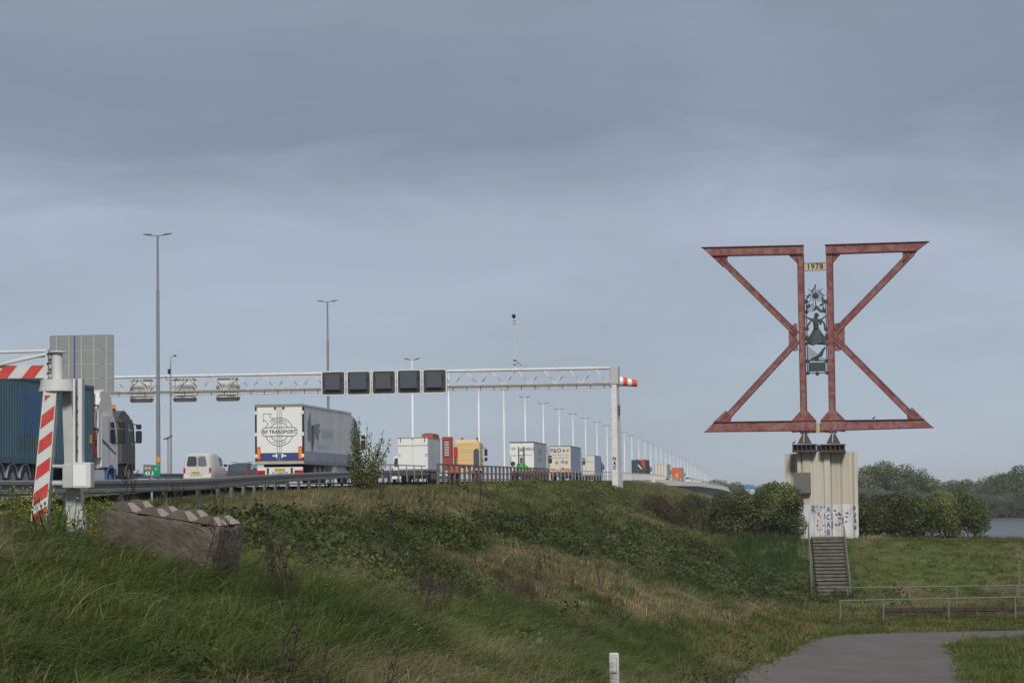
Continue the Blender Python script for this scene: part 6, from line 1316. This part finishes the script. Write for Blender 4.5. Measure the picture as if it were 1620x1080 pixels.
for px, w, h, n, mt, lab in ((1382, 2.9, 2.75, 12000, H2, 'brownish shrub touching the right side of the pier'), (1428, 3.0, 2.85, 12000, H2+H1, 'mottled dark shrub in the hedge right of the pier, second from the pier'), (1474, 2.9, 3.05, 12000, H1, 'dark green shrub in the hedge right of the pier, second from its right end'), (1519, 2.9, 3.05, 12000, H1, 'green rounded shrub at the right end of the hedge before the water')):
    p = P(px, 850, 146); shrub('hedge_shrub', p.x, 145.5, w+.35, 2.8, h, lab, mt, int(n*1.35), 'shrubs right of the pier')
for px, py, w, h, mt, lab in ((1040, 812, 3.0, 1.7, [MATS['redleaf'], MATS['redleaf'], MATS['bramble']], 'dark reddish shrub on the embankment, its upper left half'), (1085, 828, 3.4, 2.1, [MATS['redleaf'], MATS['redleaf'], MATS['bramble']], 'dark reddish shrub lower on the embankment toward the hedge'), (1130, 838, 2.4, 2.2, [MATS['bramble'], MATS['hedge']], 'dark green shrub between the reddish shrub and the hedge'), (1105, 800, 2.6, 1.8, H1, 'green shrub at the end of the embankment below the bridge')):
    p = hit(px, py+10, 60); shrub('slope_shrub', p.x, p.y+.5, w, w*.7, h, lab, mt, 5200, None, .10, 4, 9, w*.26)
def sapling(X, Y, h, w, label, n, name='sapling', size=.07, stems=9):
    z = gz(X, Y); r = thing(name, (X, Y, z), 0, label, 'shrub'); b_ = MB(); L = []
    for i in range(stems):
        a = random.uniform(0, 6.28); sp_ = w/2*random.uniform(.2, 1); hh = h*random.uniform(.55, .78)*(1.28-.6*sp_/(w/2)); x, y = math.cos(a)*sp_, math.sin(a)*sp_*.6
        pts = [(x*.15, y*.15, -.1), (x*.55, y*.55, hh*.4), (x*.9, y*.9, hh*.75), (x+.05, y, hh)]; b_.tube(pts, [.025, .018, .012, .005], M['bark'], 5, False)
        for k in range(14):
            u = .15+.85*k/13; j = min(2, int(u*3)); f = u*3-j; p = [pts[j][c]+(pts[j+1][c]-pts[j][c])*f for c in range(3)]; rr = .24*(1.15-u)+.045; L.append((p[0]+random.uniform(-.05, .05), p[1], p[2], rr, rr, rr*1.1))
    b_.build('stems', r); o = bpy.data.objects.new('foliage', leafmass('foliage', L, n, size, [MATS['lightleaf'], MATS['hedge'], MATS['hedgebrown']], .1, drop=.0)); link(o, r); return r
Ys = 97; ps = P(575, 775, Ys); sapling(ps.x, Ys, 4.1, 2.5, 'wild leafy sapling with upright shoots in front of the grey trailer side', 5000, size=.085, stems=13)
sapling(P(640, 772, 100).x-1.2, 100, 1.1, 1.6, 'low leafy bush at the right foot of the sapling', 700, 'low_bush')
for px, Y, h, lab in ((852, 180, 1.15, 'small dark weed bush in front of the forklift trailer'), (1030, 205, .95, 'small dark weed bush at the bridge start'), (1110, 260, .9, 'small weed bush below the bridge parapet')): sapling(P(px, 760, Y).x, Y, h, 1.3, lab, 500, 'weed_bush', .09, 5)
# ------------------------------------------------------------------ trees on the far bank
def tree_parts(h, w, mats, n, seed):
    random.seed(seed); L = []; tr = MB(); tr.tube([(0, 0, -.5), (.2, 0, h*.3), (0, .2, h*.6)], [.35, .28, .12], M['bark'], 7)
    for i in range(6):
        a = random.uniform(0, 6.28); tr.tube([(0, 0, h*.25), (math.cos(a)*w*.2, math.sin(a)*w*.2, h*.5), (math.cos(a)*w*.36, math.sin(a)*w*.36, h*.72)], [.16, .1, .03], M['bark'], 5)
    for i in range(20):
        a = random.uniform(0, 6.28); u = random.random(); r = w*random.uniform(.13, .22); zz = h*(.18+.72*u); rad = w*.42*math.sqrt(max(.08, 1-((u-.35)/.75)**2)); L.append((math.cos(a)*rad*random.uniform(.4, 1), math.sin(a)*rad*random.uniform(.4, 1), min(zz, h-r*.8), r, r, r*.8))
    return leafmass('crown', L, n, .42, mats, .45, drop=.3), tr.mesh('trunk')
TV = [tree_parts(12, 12, [MATS['tree_green']], 5200, 21), tree_parts(12, 11, [MATS['tree_green'], MATS['tree_grey']], 5200, 22), tree_parts(12, 13, [MATS['tree_grey']], 4800, 23), tree_parts(12, 10, [MATS['tree_green']], 4800, 24)]
def tree(px, ptop, Y, k, sc_w, label, group):
    x = P(px, 800, Y).x; g = gz(x, Y); top = P(px, ptop, Y).z; s_ = (top-g)/12; r = thing('tree', (x, Y, g), random.uniform(0, 6.28), label, 'tree', group); r.scale = (s_*sc_w, s_*sc_w, s_)
    for nm, me_ in (('crown', TV[k][0]), ('trunk', TV[k][1])): link(bpy.data.objects.new(nm, me_), r)
random.seed(31)
for px, pt, Y, k, sw, lab in ((1362, 742, 495, 1, 1.0, 'broad tree across the water just right of the pier'), (1384, 734, 500, 0, 1.1, 'tall round tree across the water, second right of the pier'), (1413, 728, 498, 0, 1.1, 'tallest pale green tree across the water right of the pier'), (1442, 733, 502, 1, 1.0, 'tall tree right of the tallest one across the water'), (1466, 747, 500, 3, .9, 'last tree on the right slope of the big tree group'), (1375, 768, 491, 2, 1.1, 'grey green willow low below the tall trees beside the pier'), (1408, 772, 491, 2, 1.2, 'grey green willow below the tallest tree')):
    tree(px, pt, Y, k, sw, lab, 'tall trees across the water behind the hedge')
TLB = [ORD[i]+' tree from the left in the hazy row right of the tall group' for i in range(11)]+['low willow under the left end of the right hand trees', 'low willow by the shore under the right hand trees', 'second low willow by the right hand shore', 'low willow at the right picture edge', 'low tree just above the middle of the right hedge', 'second low tree above the right hedge', 'third low tree above the right hedge', 'low tree above the right end of the hedge', 'tree hidden behind the right side of the pier', 'tree hidden behind the middle of the pier', 'tree hidden behind the left side of the pier']
for i, (px, pt, Y, k) in enumerate(((1483, 762, 520, 1), (1500, 758, 530, 0), (1520, 762, 535, 3), (1538, 757, 540, 0), (1553, 762, 520, 1), (1568, 752, 500, 2), (1586, 750, 498, 0), (1601, 741, 497, 1), (1616, 734, 500, 3), (1634, 735, 500, 0), (1655, 738, 505, 1), (1560, 778, 491, 2), (1592, 776, 491, 2), (1622, 770, 491, 1), (1650, 770, 491, 2), (1450, 772, 492, 2), (1480, 775, 494, 1), (1510, 774, 494, 2), (1535, 778, 492, 2), (1340, 752, 500, 1), (1315, 765, 500, 2), (1290, 770, 500, 0))):
    tree(px, pt, Y, k, random.uniform(1.0, 1.25), TLB[i], 'row of trees on the far bank')
for i, px in enumerate(range(1128, 1250, 11)):
    tree(px, [758, 760, 763, 761, 766, 764, 767, 765, 768, 766, 767, 768][i], 900+20*(i % 3), i % 4, 1.6, ORD[i]+' tree from the left in the small distant clump beyond the bridge end', 'far trees beyond the bridge end')
for px, Y in ((1013, 1300), (1018, 1320), (1028, 1300), (1044, 1310)): pass
# small blue roofed hut far off
hb = P(1186, 768, 880); ht = thing('hut', (hb.x, 880, hb.z-3.2), 0, 'tiny bright blue roofed hut among the far trees', 'hut')
MB().bb(-1.6, 1.6, -1.5, 1.5, 0, 2.4, M['paleprint']).build('wall', ht); MB().loft([[(-2, -2, 2.4), (2, -2, 2.4), (2, 2, 2.4), (-2, 2, 2.4)], [(-1.4, -.2, 3.6), (1.4, -.2, 3.6), (1.4, .2, 3.6), (-1.4, .2, 3.6)]], mat('bright_blue_roof', (.03, .16, .45), .5)).build('roof', ht)
# ------------------------------------------------------------------ haze: one even volume round camera and scene
HAZE = 0.00018
if HAZE:
    hm_ = bpy.data.materials.new('haze_air'); hm_.use_nodes = True; t = hm_.node_tree; t.nodes.clear(); o_ = N(t, 'ShaderNodeOutputMaterial'); pv_ = N(t, 'ShaderNodeVolumePrincipled')
    pv_.inputs['Color'].default_value = (.95, .975, 1, 1); pv_.inputs['Density'].default_value = HAZE; pv_.inputs['Anisotropy'].default_value = 0; t.links.new(pv_.outputs[0], o_.inputs['Volume'])
    hz = MB().bb(-6500, 6500, -400, 9500, -13, 24, hm_).build('haze'); tag(hz, 'thin even haze over the whole scene', kind='stuff')
